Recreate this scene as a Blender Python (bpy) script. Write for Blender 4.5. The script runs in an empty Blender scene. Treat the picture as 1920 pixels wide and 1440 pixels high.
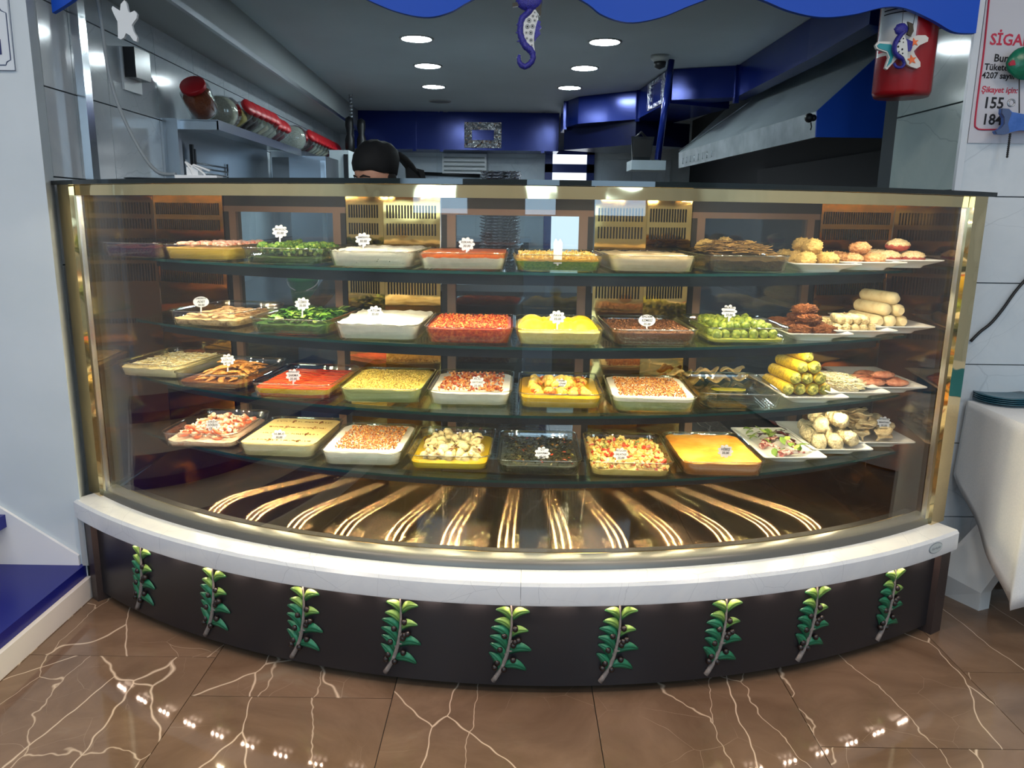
import bpy, math, random
from mathutils import Vector, Matrix, noise
random.seed(7)
R_ = math.radians
scene = bpy.context.scene
COL = scene.collection

# ------------------------------------------------------------------ camera
CAMH = 1.40; PITCH = R_(12.236); ROLL = R_(0.823); FPX = 1468.5
_fw = Vector((0, math.cos(PITCH), -math.sin(PITCH))); _rt = Vector((1, 0, 0)); _dn = _fw.cross(_rt)
_R = _rt * math.cos(ROLL) - _dn * math.sin(ROLL); _D = _rt * math.sin(ROLL) + _dn * math.cos(ROLL)
cam_d = bpy.data.cameras.new('camera'); cam = bpy.data.objects.new('camera', cam_d); COL.objects.link(cam)
cam_d.sensor_width = 36; cam_d.lens = 36 * FPX / 1920; cam_d.clip_start = 0.02
m = Matrix.Identity(4)
for i in range(3):
    m[i][0] = _R[i]; m[i][1] = -_D[i]; m[i][2] = -_fw[i]
m[2][3] = CAMH
cam.matrix_world = m
scene.camera = cam
EYE = Vector((0, 0, CAMH))
def ray(px, py): return _R * ((px - 960) / FPX) + _D * ((py - 720) / FPX) + _fw
def at(px, py, Y):                       # point of the plane y = Y
    v = ray(px, py); return EYE + v * (Y / v.y)
def atz(px, py, z):                      # point of the plane z
    v = ray(px, py); return EYE + v * ((z - CAMH) / v.z)

# ------------------------------------------------------------------ world, daylight, exposure
w = bpy.data.worlds.new('world'); scene.world = w; w.use_nodes = True
w.node_tree.nodes['Background'].inputs[0].default_value = (0.62, 0.80, 1.0, 1)
w.node_tree.nodes['Background'].inputs[1].default_value = 0.55
vs = scene.view_settings
vs.view_transform = 'Standard'; vs.look = 'None'; vs.gamma = 1; vs.use_curve_mapping = False
vs.exposure = 0.0
scene.cycles.transparent_max_bounces = 40
scene.cycles.max_bounces = 10
scene.cycles.glossy_bounces = 6
scene.cycles.sample_clamp_indirect = 6
def area(name, loc, rot, sx, sy, power, color):
    l = bpy.data.lights.new(name, 'AREA'); l.shape = 'RECTANGLE'; l.size = sx; l.size_y = sy
    l.energy = power; l.color = color
    o = bpy.data.objects.new(name, l); COL.objects.link(o); o.location = loc; o.rotation_euler = rot
    return o
# daylight coming in through the three tall openings of the shop front, behind the camera
DAY = (0.52, 0.77, 1.0)
for i, (x, wd, p) in enumerate(((-1.75, 1.1, 22), (0.15, 0.55, 11), (1.65, 1.0, 22))):
    area('shopfront_daylight', (x, -2.36, 2.05), (R_(90), 0, 0), wd, 1.3, p, DAY)
# ceiling lamps of the dining room
for x, y in ((-2.0, .9), (-.7, .9), (.7, .9), (2.0, .9), (-1.4, -.9), (1.4, -.9)):
    area('dining_ceiling_lamp', (x, y, 2.93), (0, 0, 0), .5, .5, 15, (1.0, .86, .72))

# ------------------------------------------------------------------ helpers
class MB:
    def __init__(s): s.v = []; s.f = []; s.m = []; s.s = []
    def add(s, vs, fs, mi=0, sm=False):
        b = len(s.v); s.v += [tuple(v) for v in vs]
        for f in fs: s.f.append([b + i for i in f]); s.m.append(mi); s.s.append(sm)
        return s
    def box(s, x0, x1, y0, y1, z0, z1, mi=0, rz=0, piv=None):
        vs = [(x, y, z) for z in (z0, z1) for y in (y0, y1) for x in (x0, x1)]
        if rz:
            c, sn = math.cos(rz), math.sin(rz); px, py = piv if piv else ((x0 + x1) / 2, (y0 + y1) / 2)
            vs = [(px + (x - px) * c - (y - py) * sn, py + (x - px) * sn + (y - py) * c, z) for x, y, z in vs]
        return s.add(vs, [(0, 2, 3, 1), (4, 5, 7, 6), (0, 1, 5, 4), (1, 3, 7, 5), (3, 2, 6, 7), (2, 0, 4, 6)], mi)
    def prism(s, poly, z0, z1, mi=0, sm=False):
        n = len(poly)
        a = sum(poly[i][0] * poly[(i + 1) % n][1] - poly[(i + 1) % n][0] * poly[i][1] for i in range(n))
        if a < 0: poly = poly[::-1]
        s.add([(x, y, z0) for x, y in poly] + [(x, y, z1) for x, y in poly],
              [tuple(range(n))[::-1], tuple(range(n, 2 * n))], mi)
        b = len(s.v) - 2 * n
        for i in range(n):
            j = (i + 1) % n; s.f.append([b + i, b + j, b + n + j, b + n + i]); s.m.append(mi); s.s.append(sm)
        return s
    def hexa(s, p, mi=0):                # eight corners: bottom 4 (ccw), top 4
        return s.add(p, [(3, 2, 1, 0), (4, 5, 6, 7), (0, 1, 5, 4), (1, 2, 6, 5), (2, 3, 7, 6), (3, 0, 4, 7)], mi)
    def loft(s, rings, mi=0, sm=True, cap=True, closed=True):
        n = len(rings[0]); b = len(s.v)
        for r in rings: s.v += [tuple(p) for p in r]
        for k in range(len(rings) - 1):
            for i in range(n if closed else n - 1):
                j = (i + 1) % n
                s.f.append([b + k * n + i, b + k * n + j, b + (k + 1) * n + j, b + (k + 1) * n + i]); s.m.append(mi); s.s.append(sm)
        if cap:
            s.f.append([b + i for i in range(n)][::-1]); s.m.append(mi); s.s.append(False)
            e = b + (len(rings) - 1) * n
            s.f.append([e + i for i in range(n)]); s.m.append(mi); s.s.append(False)
        return s
    def tube(s, pts, r, n=8, mi=0, flat=1.0, cap=True):
        pts = [Vector(p) for p in pts]; rings = []
        rs = r if isinstance(r, (list, tuple)) else [r] * len(pts)
        up = None
        for i, p in enumerate(pts):
            d = (pts[min(i + 1, len(pts) - 1)] - pts[max(i - 1, 0)]).normalized()
            if up is None: up = Vector((0, 0, 1)) if abs(d.z) < .9 else Vector((1, 0, 0))
            a = d.cross(up).normalized(); up = a.cross(d).normalized()
            rings.append([p + (a * math.cos(t) + up * math.sin(t) * flat) * rs[i] for t in [2 * math.pi * k / n for k in range(n)]])
        return s.loft(rings, mi, True, cap)
    def lathe(s, prof, n=20, c=(0, 0, 0), mi=0, sm=True, cap=True):
        return s.loft([[(c[0] + r * math.cos(2 * math.pi * k / n), c[1] + r * math.sin(2 * math.pi * k / n), c[2] + z) for k in range(n)] for r, z in prof], mi, sm, cap)
    def ball(s, c, r, n=8, k=5, mi=0, sc=(1, 1, 1), amp=0, fr=6, rot=None, seed=0):
        vs = []; fs = []
        for a in range(k + 1):
            ph = math.pi * a / k
            for b in range(n):
                t = 2 * math.pi * b / n
                d = Vector((math.sin(ph) * math.cos(t), math.sin(ph) * math.sin(t), math.cos(ph)))
                q = 1 + ((amp * noise.noise(d * fr + Vector((seed * 7.3, seed * 3.1, c[0] * 9))) + amp * .45 * noise.noise(d * fr * 2.9 + Vector((seed, 4, 1)))) if amp else 0)
                p = Vector((d.x * sc[0], d.y * sc[1], d.z * sc[2])) * (r * q)
                if rot is not None: p = rot @ p
                vs.append((c[0] + p.x, c[1] + p.y, c[2] + p.z))
        for a in range(k):
            for b in range(n):
                fs.append((a * n + b, (a + 1) * n + b, (a + 1) * n + (b + 1) % n, a * n + (b + 1) % n))
        return s.add(vs, fs, mi, True)
    def mesh(s, name, mats):
        me = bpy.data.meshes.new(name); me.from_pydata(s.v, [], s.f); me.update()
        for mt in (mats if isinstance(mats, (list, tuple)) else [mats]): me.materials.append(mt)
        me.polygons.foreach_set('material_index', s.m); me.polygons.foreach_set('use_smooth', s.s)
        me.validate(); return me
    def build(s, name, mats, parent=None, world=True, loc=None, rz=0):
        """world=True: the vertices are world coordinates; origin goes to the base centre"""
        if world:
            xs = [v[0] for v in s.v]; ys = [v[1] for v in s.v]; zs = [v[2] for v in s.v]
            c = Vector(((min(xs) + max(xs)) / 2, (min(ys) + max(ys)) / 2, min(zs)))
            s.v = [(v[0] - c.x, v[1] - c.y, v[2] - c.z) for v in s.v]
        else: c = Vector(loc or (0, 0, 0))
        o = bpy.data.objects.new(name, s.mesh(name, mats)); COL.objects.link(o)
        if parent is not None:
            o.parent = parent
            if world: c = c - wpos(parent)
        o.location = c
        if rz: o.rotation_euler = (0, 0, rz)
        return o
def wpos(o):
    p = Vector(o.location)
    while o.parent is not None: o = o.parent; p = p + o.location
    return p
def inst(name, me, loc, rot=(0, 0, 0), sc=1.0, parent=None):
    o = bpy.data.objects.new(name, me); COL.objects.link(o); o.location = loc; o.rotation_euler = rot
    o.scale = (sc, sc, sc) if not isinstance(sc, (tuple, list)) else sc
    if parent is not None: o.parent = parent
    return o
def empty(name, loc, rz=0):
    o = bpy.data.objects.new(name, None); o.empty_display_size = .05; COL.objects.link(o); o.location = loc; o.rotation_euler = (0, 0, rz); return o
def tag(o, label, cat, group=None, kind=None):
    o['label'] = label; o['category'] = cat
    if group: o['group'] = group
    if kind: o['kind'] = kind
    return o
def struct(o, label=None):
    o['kind'] = 'structure'
    if label: o['label'] = label
    return o

# ------------------------------------------------------------------ materials
def lin(c):
    return tuple(((x / 255) / 12.92 if x / 255 <= .04045 else ((x / 255 + .055) / 1.055) ** 2.4) for x in c) + (1,)
class NT:
    def __init__(s, name):
        s.m = bpy.data.materials.new(name); s.m.use_nodes = True; s.t = s.m.node_tree; s.n = s.t.nodes
        s.b = s.n.get('Principled BSDF'); s.out = s.n.get('Material Output'); s._co = None
    def node(s, ty, **kw):
        n = s.n.new(ty)
        for k, v in kw.items(): setattr(n, k, v)
        return n
    def link(s, a, b): s.t.links.new(a, b)
    def co(s, kind='Object'):
        if s._co is None: s._co = s.node('ShaderNodeTexCoord')
        return s._co.outputs[kind]
    def noise(s, scale, detail=4, rough=.55, dist=0, vec=None):
        n = s.node('ShaderNodeTexNoise'); n.inputs['Scale'].default_value = scale; n.inputs['Detail'].default_value = detail
        n.inputs['Roughness'].default_value = rough; n.inputs['Distortion'].default_value = dist
        s.link(vec if vec is not None else s.co(), n.inputs['Vector']); return n
    def voro(s, scale, feature='F1', vec=None):
        n = s.node('ShaderNodeTexVoronoi', feature=feature); n.inputs['Scale'].default_value = scale
        s.link(vec if vec is not None else s.co(), n.inputs['Vector']); return n
    def ramp(s, fac, stops):
        r = s.node('ShaderNodeValToRGB'); cr = r.color_ramp
        while len(cr.elements) < len(stops): cr.elements.new(.5)
        for e, (p, c) in zip(cr.elements, stops): e.position = p; e.color = c
        s.link(fac, r.inputs[0]); return r.outputs[0]
    def math(s, op, a, b=None, clamp=False):
        n = s.node('ShaderNodeMath', operation=op); n.use_clamp = clamp
        for i, x in enumerate((a, b)):
            if x is None: continue
            if isinstance(x, (int, float)): n.inputs[i].default_value = x
            else: s.link(x, n.inputs[i])
        return n.outputs[0]
    def mix(s, fac, a, b):
        n = s.node('ShaderNodeMix', data_type='RGBA')
        for x, k in ((fac, 0), (a, 6), (b, 7)):
            if isinstance(x, (int, float)): n.inputs[k].default_value = x
            elif isinstance(x, tuple): n.inputs[k].default_value = x
            else: s.link(x, n.inputs[k])
        return n.outputs[2]
    def bump(s, h, strength=.3, dist=.01):
        b = s.node('ShaderNodeBump'); b.inputs['Strength'].default_value = strength; b.inputs['Distance'].default_value = dist
        s.link(h, b.inputs['Height']); s.link(b.outputs[0], s.b.inputs['Normal'])
    def set(s, rough=.5, metal=0, spec=.5, col=None):
        s.b.inputs['Roughness'].default_value = rough; s.b.inputs['Metallic'].default_value = metal
        s.b.inputs['Specular IOR Level'].default_value = spec
        if col is not None:
            if isinstance(col, tuple): s.b.inputs['Base Color'].default_value = col
            else: s.link(col, s.b.inputs['Base Color'])
        return s.m
_mc = {}
def plain(name, c, rough=.5, metal=0, spec=.5):
    if name not in _mc:
        n = NT(name); _mc[name] = n.set(rough, metal, spec, lin(c))
    return _mc[name]
def speck(name, cs, scale=60, rough=.5, bump=.3, detail=5, bscale=None, spec=.4, metal=0, dist=.006):
    """natural mottled colour from noise"""
    if name in _mc: return _mc[name]
    n = NT(name); nz = n.noise(scale, detail)
    k = len(cs); st = [(.32 + .36 * i / (k - 1), lin(c)) for i, c in enumerate(cs)]
    col = n.ramp(nz.outputs['Fac'], st)
    if bump: n.bump(n.noise(bscale or scale * 1.6, 4).outputs['Fac'], bump, dist)
    _mc[name] = n.set(rough, metal, spec, col); return _mc[name]
def layer(name, low, high, z, amp=.008, scale=40, rough=.4, fleck=None, fs=160, ft=.7, bump=.25):
    """two foods one above the other: colour changes at height z (object space) along a wavy line"""
    n = NT(name); sep = n.node('ShaderNodeSeparateXYZ'); n.link(n.co(), sep.inputs[0])
    nz = n.noise(scale, 3)
    h = n.math('ADD', sep.outputs['Z'], n.math('MULTIPLY', n.math('SUBTRACT', nz.outputs['Fac'], .5), amp * 2))
    fac = n.math('MULTIPLY', n.math('SUBTRACT', h, z), 900, True)
    def two(cs):
        return n.ramp(n.noise(scale * 2.2, 4).outputs['Fac'], [(.35, lin(cs[0])), (.65, lin(cs[1]))])
    col = n.mix(fac, two(low), two(high))
    if fleck:
        v = n.noise(fs, 2); col = n.mix(n.math('MULTIPLY', n.math('SUBTRACT', v.outputs['Fac'], ft), 25, True), col, lin(fleck))
    n.bump(n.noise(scale * 3, 4).outputs['Fac'], bump, .006)
    return n.set(rough, 0, .4, col)
def emit(name, c, strength):
    n = NT(name); e = n.node('ShaderNodeEmission'); e.inputs[0].default_value = c if len(c) == 4 else lin(c); e.inputs[1].default_value = strength
    n.link(e.outputs[0], n.out.inputs[0]); return n.m
def glassmat(name, tint=(1, 1, 1), f0=.04, rough=.0, bump=0, bscale=20):
    """clear sheet glass: Schlick mix of a mirror and a tinted see-through"""
    n = NT(name); lw = n.node('ShaderNodeLayerWeight'); lw.inputs[0].default_value = .5
    p = n.math('POWER', lw.outputs['Facing'], 5.0); f = n.math('ADD', n.math('MULTIPLY', p, 1 - f0), f0, True)
    tr = n.node('ShaderNodeBsdfTransparent'); tr.inputs[0].default_value = tuple(tint) + (1,)
    gl = n.node('ShaderNodeBsdfGlossy'); gl.inputs['Roughness'].default_value = rough; gl.inputs[0].default_value = (1, 1, 1, 1)
    if bump:
        b = n.node('ShaderNodeBump'); b.inputs['Strength'].default_value = bump; b.inputs['Distance'].default_value = .01
        n.link(n.noise(bscale, 2).outputs['Fac'], b.inputs['Height']); n.link(b.outputs[0], gl.inputs['Normal']); n.link(b.outputs[0], lw.inputs['Normal'])
    mx = n.node('ShaderNodeMixShader'); n.link(f, mx.inputs[0]); n.link(tr.outputs[0], mx.inputs[1]); n.link(gl.outputs[0], mx.inputs[2])
    n.link(mx.outputs[0], n.out.inputs[0]); n.n.remove(n.b); return n.m
def mirror(name, c, rough=.06, bump=.04, scale=3.0, aniso=0, spec_scale=(1, 1, 1)):
    n = NT(name)
    if bump:
        mp = n.node('ShaderNodeMapping'); mp.inputs['Scale'].default_value = spec_scale; n.link(n.co(), mp.inputs[0])
        n.bump(n.noise(scale, 2, .4, vec=mp.outputs[0]).outputs['Fac'], bump, .1)
    return n.set(rough, 1, .5, lin(c))
def marble(name, base, dark, vein, scale=1.0, rough=.12, vw=.012, cells=1.6, strength=1.0, patch=None):
    """polished stone with thin branching veins; world-scale object coordinates + a shift per piece"""
    n = NT(name); oi = n.node('ShaderNodeObjectInfo')
    add = n.node('ShaderNodeVectorMath', operation='ADD'); sc = n.node('ShaderNodeVectorMath', operation='SCALE'); sc.inputs['Scale'].default_value = 0
    cx = n.node('ShaderNodeCombineXYZ'); n.link(n.math('MULTIPLY', oi.outputs['Random'], 37.0), cx.inputs[0]); n.link(n.math('MULTIPLY', oi.outputs['Random'], 91.0), cx.inputs[1])
    n.link(n.co(), add.inputs[0]); n.link(cx.outputs[0], add.inputs[1])
    warp = n.noise(1.3 * scale, 4, .6, vec=add.outputs[0])
    w2 = n.node('ShaderNodeVectorMath', operation='SCALE'); w2.inputs['Scale'].default_value = .20 / scale
    n.link(warp.outputs['Color'], w2.inputs[0])
    a2 = n.node('ShaderNodeVectorMath', operation='ADD'); n.link(add.outputs[0], a2.inputs[0]); n.link(w2.outputs[0], a2.inputs[1])
    mp = n.node('ShaderNodeMapping'); mp.inputs['Rotation'].default_value = (0, 0, .7); mp.inputs['Scale'].default_value = (1, .45, 1); n.link(a2.outputs[0], mp.inputs[0])
    v1 = n.voro(cells * scale, 'DISTANCE_TO_EDGE', mp.outputs[0]); v2 = n.voro(cells * 2.7 * scale, 'DISTANCE_TO_EDGE', a2.outputs[0])
    mask = n.noise(1.7 * scale, 3, vec=add.outputs[0])
    wv = n.math('MULTIPLY', n.math('ADD', n.math('MULTIPLY', mask.outputs['Fac'], 1.1), -.12), vw * 1.9)
    l1 = n.math('SUBTRACT', 1.0, n.math('DIVIDE', v1.outputs['Distance'], wv), True)
    m2 = n.math('MULTIPLY', n.math('SUBTRACT', mask.outputs['Fac'], .5), 5, True)
    l2 = n.math('MULTIPLY', n.math('SUBTRACT', 1.0, n.math('DIVIDE', v2.outputs['Distance'], vw * .55), True), m2)
    mp3 = n.node('ShaderNodeMapping'); mp3.inputs['Rotation'].default_value = (0, 0, -.55); mp3.inputs['Scale'].default_value = (1, .28, 1); n.link(add.outputs[0], mp3.inputs[0])
    w3 = n.noise(5 * scale, 3, .6, vec=add.outputs[0]); s3 = n.node('ShaderNodeVectorMath', operation='SCALE'); s3.inputs['Scale'].default_value = .07 / scale; n.link(w3.outputs['Color'], s3.inputs[0])
    a3 = n.node('ShaderNodeVectorMath', operation='ADD'); n.link(mp3.outputs[0], a3.inputs[0]); n.link(s3.outputs[0], a3.inputs[1])
    v3 = n.voro(cells * 1.15 * scale, 'DISTANCE_TO_EDGE', a3.outputs[0])
    l3 = n.math('MULTIPLY', n.math('SUBTRACT', 1.0, n.math('DIVIDE', v3.outputs['Distance'], vw * .6), True), .75)
    ln = n.math('MULTIPLY', n.math('MAXIMUM', n.math('MAXIMUM', l1, l3), n.math('MULTIPLY', l2, .8)), strength, True)
    nz = n.noise(2.2 * scale, 6, .62, 1.2, vec=a2.outputs[0])
    bc = n.ramp(nz.outputs['Fac'], [(.3, lin(dark)), (.62, lin(base))] + ([(.8, lin(patch))] if patch else []))
    col = n.mix(ln, bc, lin(vein))
    return n.set(rough, 0, .5, col)

M = {}
M['ledge'] = marble('white_marble', (232, 234, 236), (222, 225, 230), (150, 155, 165), 2.2, .16, .004, 2.0, .5)
M['floor'] = marble('brown_marble', (122, 100, 82), (98, 78, 62), (212, 192, 170), 1.0, .055, .0062, 2.05, 1.0, (132, 118, 102))
M['tile'] = marble('grey_wall_marble', (206, 214, 220), (194, 204, 212), (158, 170, 180), 1.6, .12, .006, 1.3, .45)
M['tile_g'] = marble('green_grey_wall_marble', (186, 204, 202), (172, 192, 192), (130, 146, 150), 1.6, .12, .006, 1.3, .45)
M['grout'] = plain('grout', (70, 78, 84), .9)
M['wallpaint'] = speck('white_wall_paint', [(196, 207, 214), (204, 214, 221)], 3, .55, .02, spec=.3)
M['ceil'] = speck('grey_ceiling_paint', [(182, 196, 204), (188, 202, 210)], 2, .7, .02)
M['ceil2'] = plain('white_ceiling_paint', (225, 228, 230), .8)
M['charcoal'] = plain('satin_charcoal_panel', (40, 40, 44), .32, .15)
M['charcoal_trim'] = plain('dark_brown_trim', (64, 55, 54), .4, .2)
M['gold'] = mirror('gold_mirror_metal', (226, 204, 156), .05, .12, 4.0)
M['goldcol'] = mirror('gold_polished_column', (220, 180, 108), .07, .03, 5.0)
M['bronze'] = mirror('bronze_mirror_sheet', (164, 136, 106), .07, .02, 3.0)
M['silver'] = plain('satin_silver_trim', (205, 205, 205), .25, 1)
M['chrome'] = plain('chrome_strip', (220, 224, 228), .15, 1)
M['steel'] = mirror('brushed_steel', (178, 184, 190), .28, .01, 20)
M['channel'] = plain('grey_glass_channel', (120, 118, 112), .35, .6)
M['black'] = plain('black_bar', (18, 19, 22), .45)
M['slot'] = plain('dark_vent_slot', (20, 14, 9), .7)
M['winframe'] = plain('bronze_window_frame', (136, 110, 94), .4, .35)
M['glass'] = glassmat('front_glass', (.97, .985, .98), .042)
M['pane'] = glassmat('rear_door_glass', (.78, .85, .88), .05)
M['shelf'] = glassmat('shelf_glass', (.80, .92, .89), .05)
M['shelfedge'] = plain('green_glass_edge', (16, 58, 54), .15)
M['tray'] = glassmat('tray_glass', (.975, .975, .95), .09)
M['trayrim'] = glassmat('tray_rim_glass', (.90, .90, .84), .30)
M['jar'] = glassmat('jar_glass', (.92, .95, .95), .05)
M['topglass'] = plain('dark_green_top_glass', (6, 20, 22), .06, 0, .6)
M['blue'] = plain('bright_blue_paint', (16, 78, 190), .45, 0, .25)
M['blue_step'] = plain('dark_blue_step', (18, 26, 118), .3, 0, .35)
M['duct'] = mirror('blue_duct_paint', (20, 40, 120), .2, .05, 2.0); M['duct'].node_tree.nodes['Principled BSDF'].inputs['Metallic'].default_value = .35
M['white'] = plain('white_plastic', (235, 238, 240), .4)
M['porcelain'] = plain('white_porcelain', (240, 238, 234), .15)
M['ink'] = plain('black_ink', (25, 25, 32), .7)
M['card'] = plain('white_card', (200, 204, 214), .7)
M['red'] = plain('red_plastic_lid', (196, 30, 40), .35)
M['redink'] = plain('red_print', (190, 40, 70), .6)
# lamps of the place
WARM = (1.0, .80, .50, 1)
M['led'] = emit('warm_led_chip_shelf', WARM, 1650)
M['chip'] = emit('warm_led_chip', (1.0, .84, .60, 1), 620)
M['chipu'] = emit('warm_led_chip_under_ledge', (1.0, .74, .56, 1), 420)
M['downlight'] = emit('cool_downlight', (.82, .96, 1.0, 1), 125)
M['sky'] = emit('daylight_in_rear_door', (.85, .93, 1.0, 1), 1.6)

# ------------------------------------------------------------------ lettering (flat meshes made from Blender's own font)
_texts = {}
def text_mesh(s, size, mat, shear=0.0):
    key = (s, size, mat.name, shear)
    if key not in _texts:
        c = bpy.data.curves.new('lettering', 'FONT'); c.body = s; c.size = size; c.align_x = 'CENTER'; c.align_y = 'CENTER'; c.shear = shear
        c.resolution_u = 2
        c.extrude = .0002; c.offset = size * .022
        o = bpy.data.objects.new('lettering', c); COL.objects.link(o)
        dg = bpy.context.evaluated_depsgraph_get(); dg.update()
        me = bpy.data.meshes.new_from_object(o.evaluated_get(dg)); me.name = 'lettering'
        me.materials.clear(); me.materials.append(mat)
        COL.objects.unlink(o); bpy.data.objects.remove(o); bpy.data.curves.remove(c)
        _texts[key] = me
    return _texts[key]
SIGN_TEXT = [  # tray key, shape, lines, pixel of the card centre
    ('1c', 'flower', ['BROKOLİ', '35.00'], (525, 434)), ('1d', 'flower', ['SEMİZOTU', '30.00'], (681, 449)), ('1e', 'flower', ['KISKARLI', '30.00'], (875, 458)),
    ('1f', 'plain', [], (1046, 470)),
    ('2a', 'oval', ['LAKERDA', 'ADET', '30.00'], (377, 566)), ('2b', 'flower', ['CİBES', '35.00'], (567, 570)), ('2c', 'flower', ['ATOM', '35.00'], (703, 586)),
    ('2e', 'flower', ['FAVA', '35.00'], (1045, 595)), ('2f', 'oval', ['BADEM', 'EZMESİ', '35.00'], (1213, 601)), ('2g', 'flower', ['BRÜKSEL', 'LAHANASI', '35.00'], (1367, 584)),
    ('3b', 'flower', ['USKUMRU', 'ÇİROZ', '45.00'], (427, 675)), ('3c', 'flower', ['PATLICAN', 'SARMA', '35.00'], (550, 704)), ('3e', 'flower', ['ACILI', 'HAYDARİ', '35.00'], (895, 717)),
    ('3f', 'flower', ['ÇANAK', 'ENGİNAR', 'ADET', '35.00'], (1051, 722)),
    ('4a', 'flower', ['KARİDES', 'SÖĞÜŞ', '120.00'], (399, 797)), ('4b', 'flower', ['HUMUS', '35.00'], (523, 817)), ('4e', 'flower', ['OT', 'KAVURMA', '45.00'], (1017, 850)),
    ('4f', 'flower', ['PATLICAN', 'SALATASI', '35.00'], (1164, 852)), ('4g', 'flower', ['HİBEŞ', '35.00'], (1360, 846)), ('4j', 'flower', ['İSTİRİDYE', 'MANTARI', '35.00'], (1657, 792))]
for _k, _s, _l, _p in SIGN_TEXT:
    for _t in _l: text_mesh(_t, .0125, M['ink'], .18)
WALL_TEXT = [('SİGARA', .072, 'redink', (1904, 76), 0), ('Burada', .034, 'ink', (1889, 110), 0), ('Tüketenlere', .034, 'ink', (1884, 127), 0), ('4207 sayılı Kanun', .032, 'ink', (1893, 143), 0),
             ('Şikayet için:', .040, 'redink', (1874, 169), .1), ('155', .052, 'ink', (1863, 194), 0), ('184', .052, 'ink', (1860, 225), 0)]
for _t, _z, _m, _p, _s in WALL_TEXT: text_mesh(_t, _z, M[_m], _s)
text_mesh('Kardeşler', .02, plain('grey_print', (150, 158, 165), .5), .35)
text_mesh('T', .05, M['ink'])
# ================================================================== SETTING
SL = -.045                                           # the kitchen runs a little to the left as it goes back
def kx(u, y): return u + SL * (y - 2.6)
WL = -1.60                                           # kitchen left wall at y = 2.6
WR = 2.16
YB = 8.75
# ---- floor: marble slabs 0.595 wide, staggered
fl = MB().box(-3.4, 3.4, -2.6, 9.2, -.06, -.012).build('floor', M['grout']); struct(fl)
xs = [-.935 + .595 * k for k in range(-4, 8)]
for k in range(len(xs) - 1):
    off = (2.262 if k == 3 else 2.058 if k == 4 else 1.50 + .37 * ((k * 7) % 3)) - 1.19 * 4
    y = off
    while y < 9.0:
        y0, y1 = max(y, -2.6), min(y + 1.19, 9.15)
        if y1 > y0 + .05:
            b = .0012
            MB().box(xs[k] + b, xs[k + 1] - b, y0 + b, y1 - b, -.012, 0).build('floor_slab', M['floor'], fl)
        y += 1.19
# ---- ceilings
ce = MB().box(-2.6, 3.4, 2.66, 9.2, 2.40, 2.46).build('ceiling', M['ceil']); struct(ce)
c2 = MB().box(-3.4, 3.4, -2.6, 2.62, 2.95, 3.0).build('ceiling', M['ceil2']); struct(c2)
# ---- dining side walls (mostly behind and beside the camera)
struct(MB().box(-3.4, -3.3, -2.6, 2.62, 0, 2.95).build('wall_left_dining', M['wallpaint']))
struct(MB().box(3.3, 3.4, -2.6, 2.86, 0, 2.95).build('wall_right_dining', M['wallpaint']))
bw = MB()
for x0, x1 in ((-3.4, -2.32), (-1.18, -.14), (.44, 1.13), (2.17, 3.4)): bw.box(x0, x1, -2.55, -2.4, 0, 2.95)
bw.box(-3.4, 3.4, -2.55, -2.4, 2.72, 2.95)
for x0, x1 in ((-2.32, -1.18), (1.13, 2.17)): bw.box(x0, x1, -2.55, -2.4, 0, 1.38)
struct(bw.build('wall_shopfront', M['wallpaint']))
# ---- white wall beside the case on the left, its lintel above the opening is the wavy board
YW = 2.66
wl = MB().prism([(-3.4, YW), (-1.548, YW), (-1.60, YW + .14), (-3.4, YW + .14)], 0, 2.95).build('wall_left_front', M['wallpaint']); struct(wl)
# ---- kitchen left wall: marble tiles
wk = MB().prism([(kx(WL, 2.81) - .012, 2.81), (kx(WL, 9.0) - .012, 9.0), (kx(WL, 9.0) - .12, 9.0), (kx(WL, 2.81) - .12, 2.81)], 0, 2.4).build('wall_left', M['grout']); struct(wk)
ang = math.atan2(1, SL) - math.pi / 2
def walltile(par, mt, u, y0, y1, z0, z1, t=.012):
    g = .0025
    return MB().prism([(kx(u, y0 + g), y0 + g), (kx(u, y1 - g), y1 - g), (kx(u, y1 - g) - t, y1 - g), (kx(u, y0 + g) - t, y0 + g)], z0 + g, z1 - g).build('wall_tile', mt, par)
zr = [.0, .3, .6, .9, 1.2, 1.505, 1.805, 2.09, 2.4]
ys = [2.82, 3.03] + [3.31 + .5 * k for k in range(12)]
for a, b in zip(zr[:-1], zr[1:]):
    if b < 1.1: continue
    for y0, y1 in zip(ys[:-1], ys[1:]): walltile(wk, M['tile'], WL, y0, min(y1, 8.95), a, b)
MB().prism([(kx(WL, 2.82), 2.82), (kx(WL, 8.95), 8.95), (kx(WL, 8.95) - .012, 8.95), (kx(WL, 2.82) - .012, 2.82)], 0, 1.19).build('wall_tile', M['tile'], wk)
# corner strips and pipes at the near end of the tiled wall
tr = MB(); tr.box(-1.595, -1.565, 3.0, 3.05, 1.0, 2.4).build('trim_1', M['chrome']); struct(bpy.data.objects['trim_1'])
# soffit box below the ceiling along the left wall
s0 = MB().prism([(kx(-1.335, 2.75), 2.75), (kx(-1.335, 8.9), 8.9), (kx(WL, 8.9), 8.9), (kx(WL, 2.75), 2.75)], 2.21, 2.4).build('trim_2', plain('soffit_paint', (168, 176, 178), .5)); struct(s0)
MB().prism([(kx(-1.325, 2.75), 2.75), (kx(-1.325, 8.9), 8.9), (kx(-1.345, 8.9), 8.9), (kx(-1.345, 2.75), 2.75)], 2.20, 2.225).build('edge_strip', M['steel'], s0)
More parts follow.
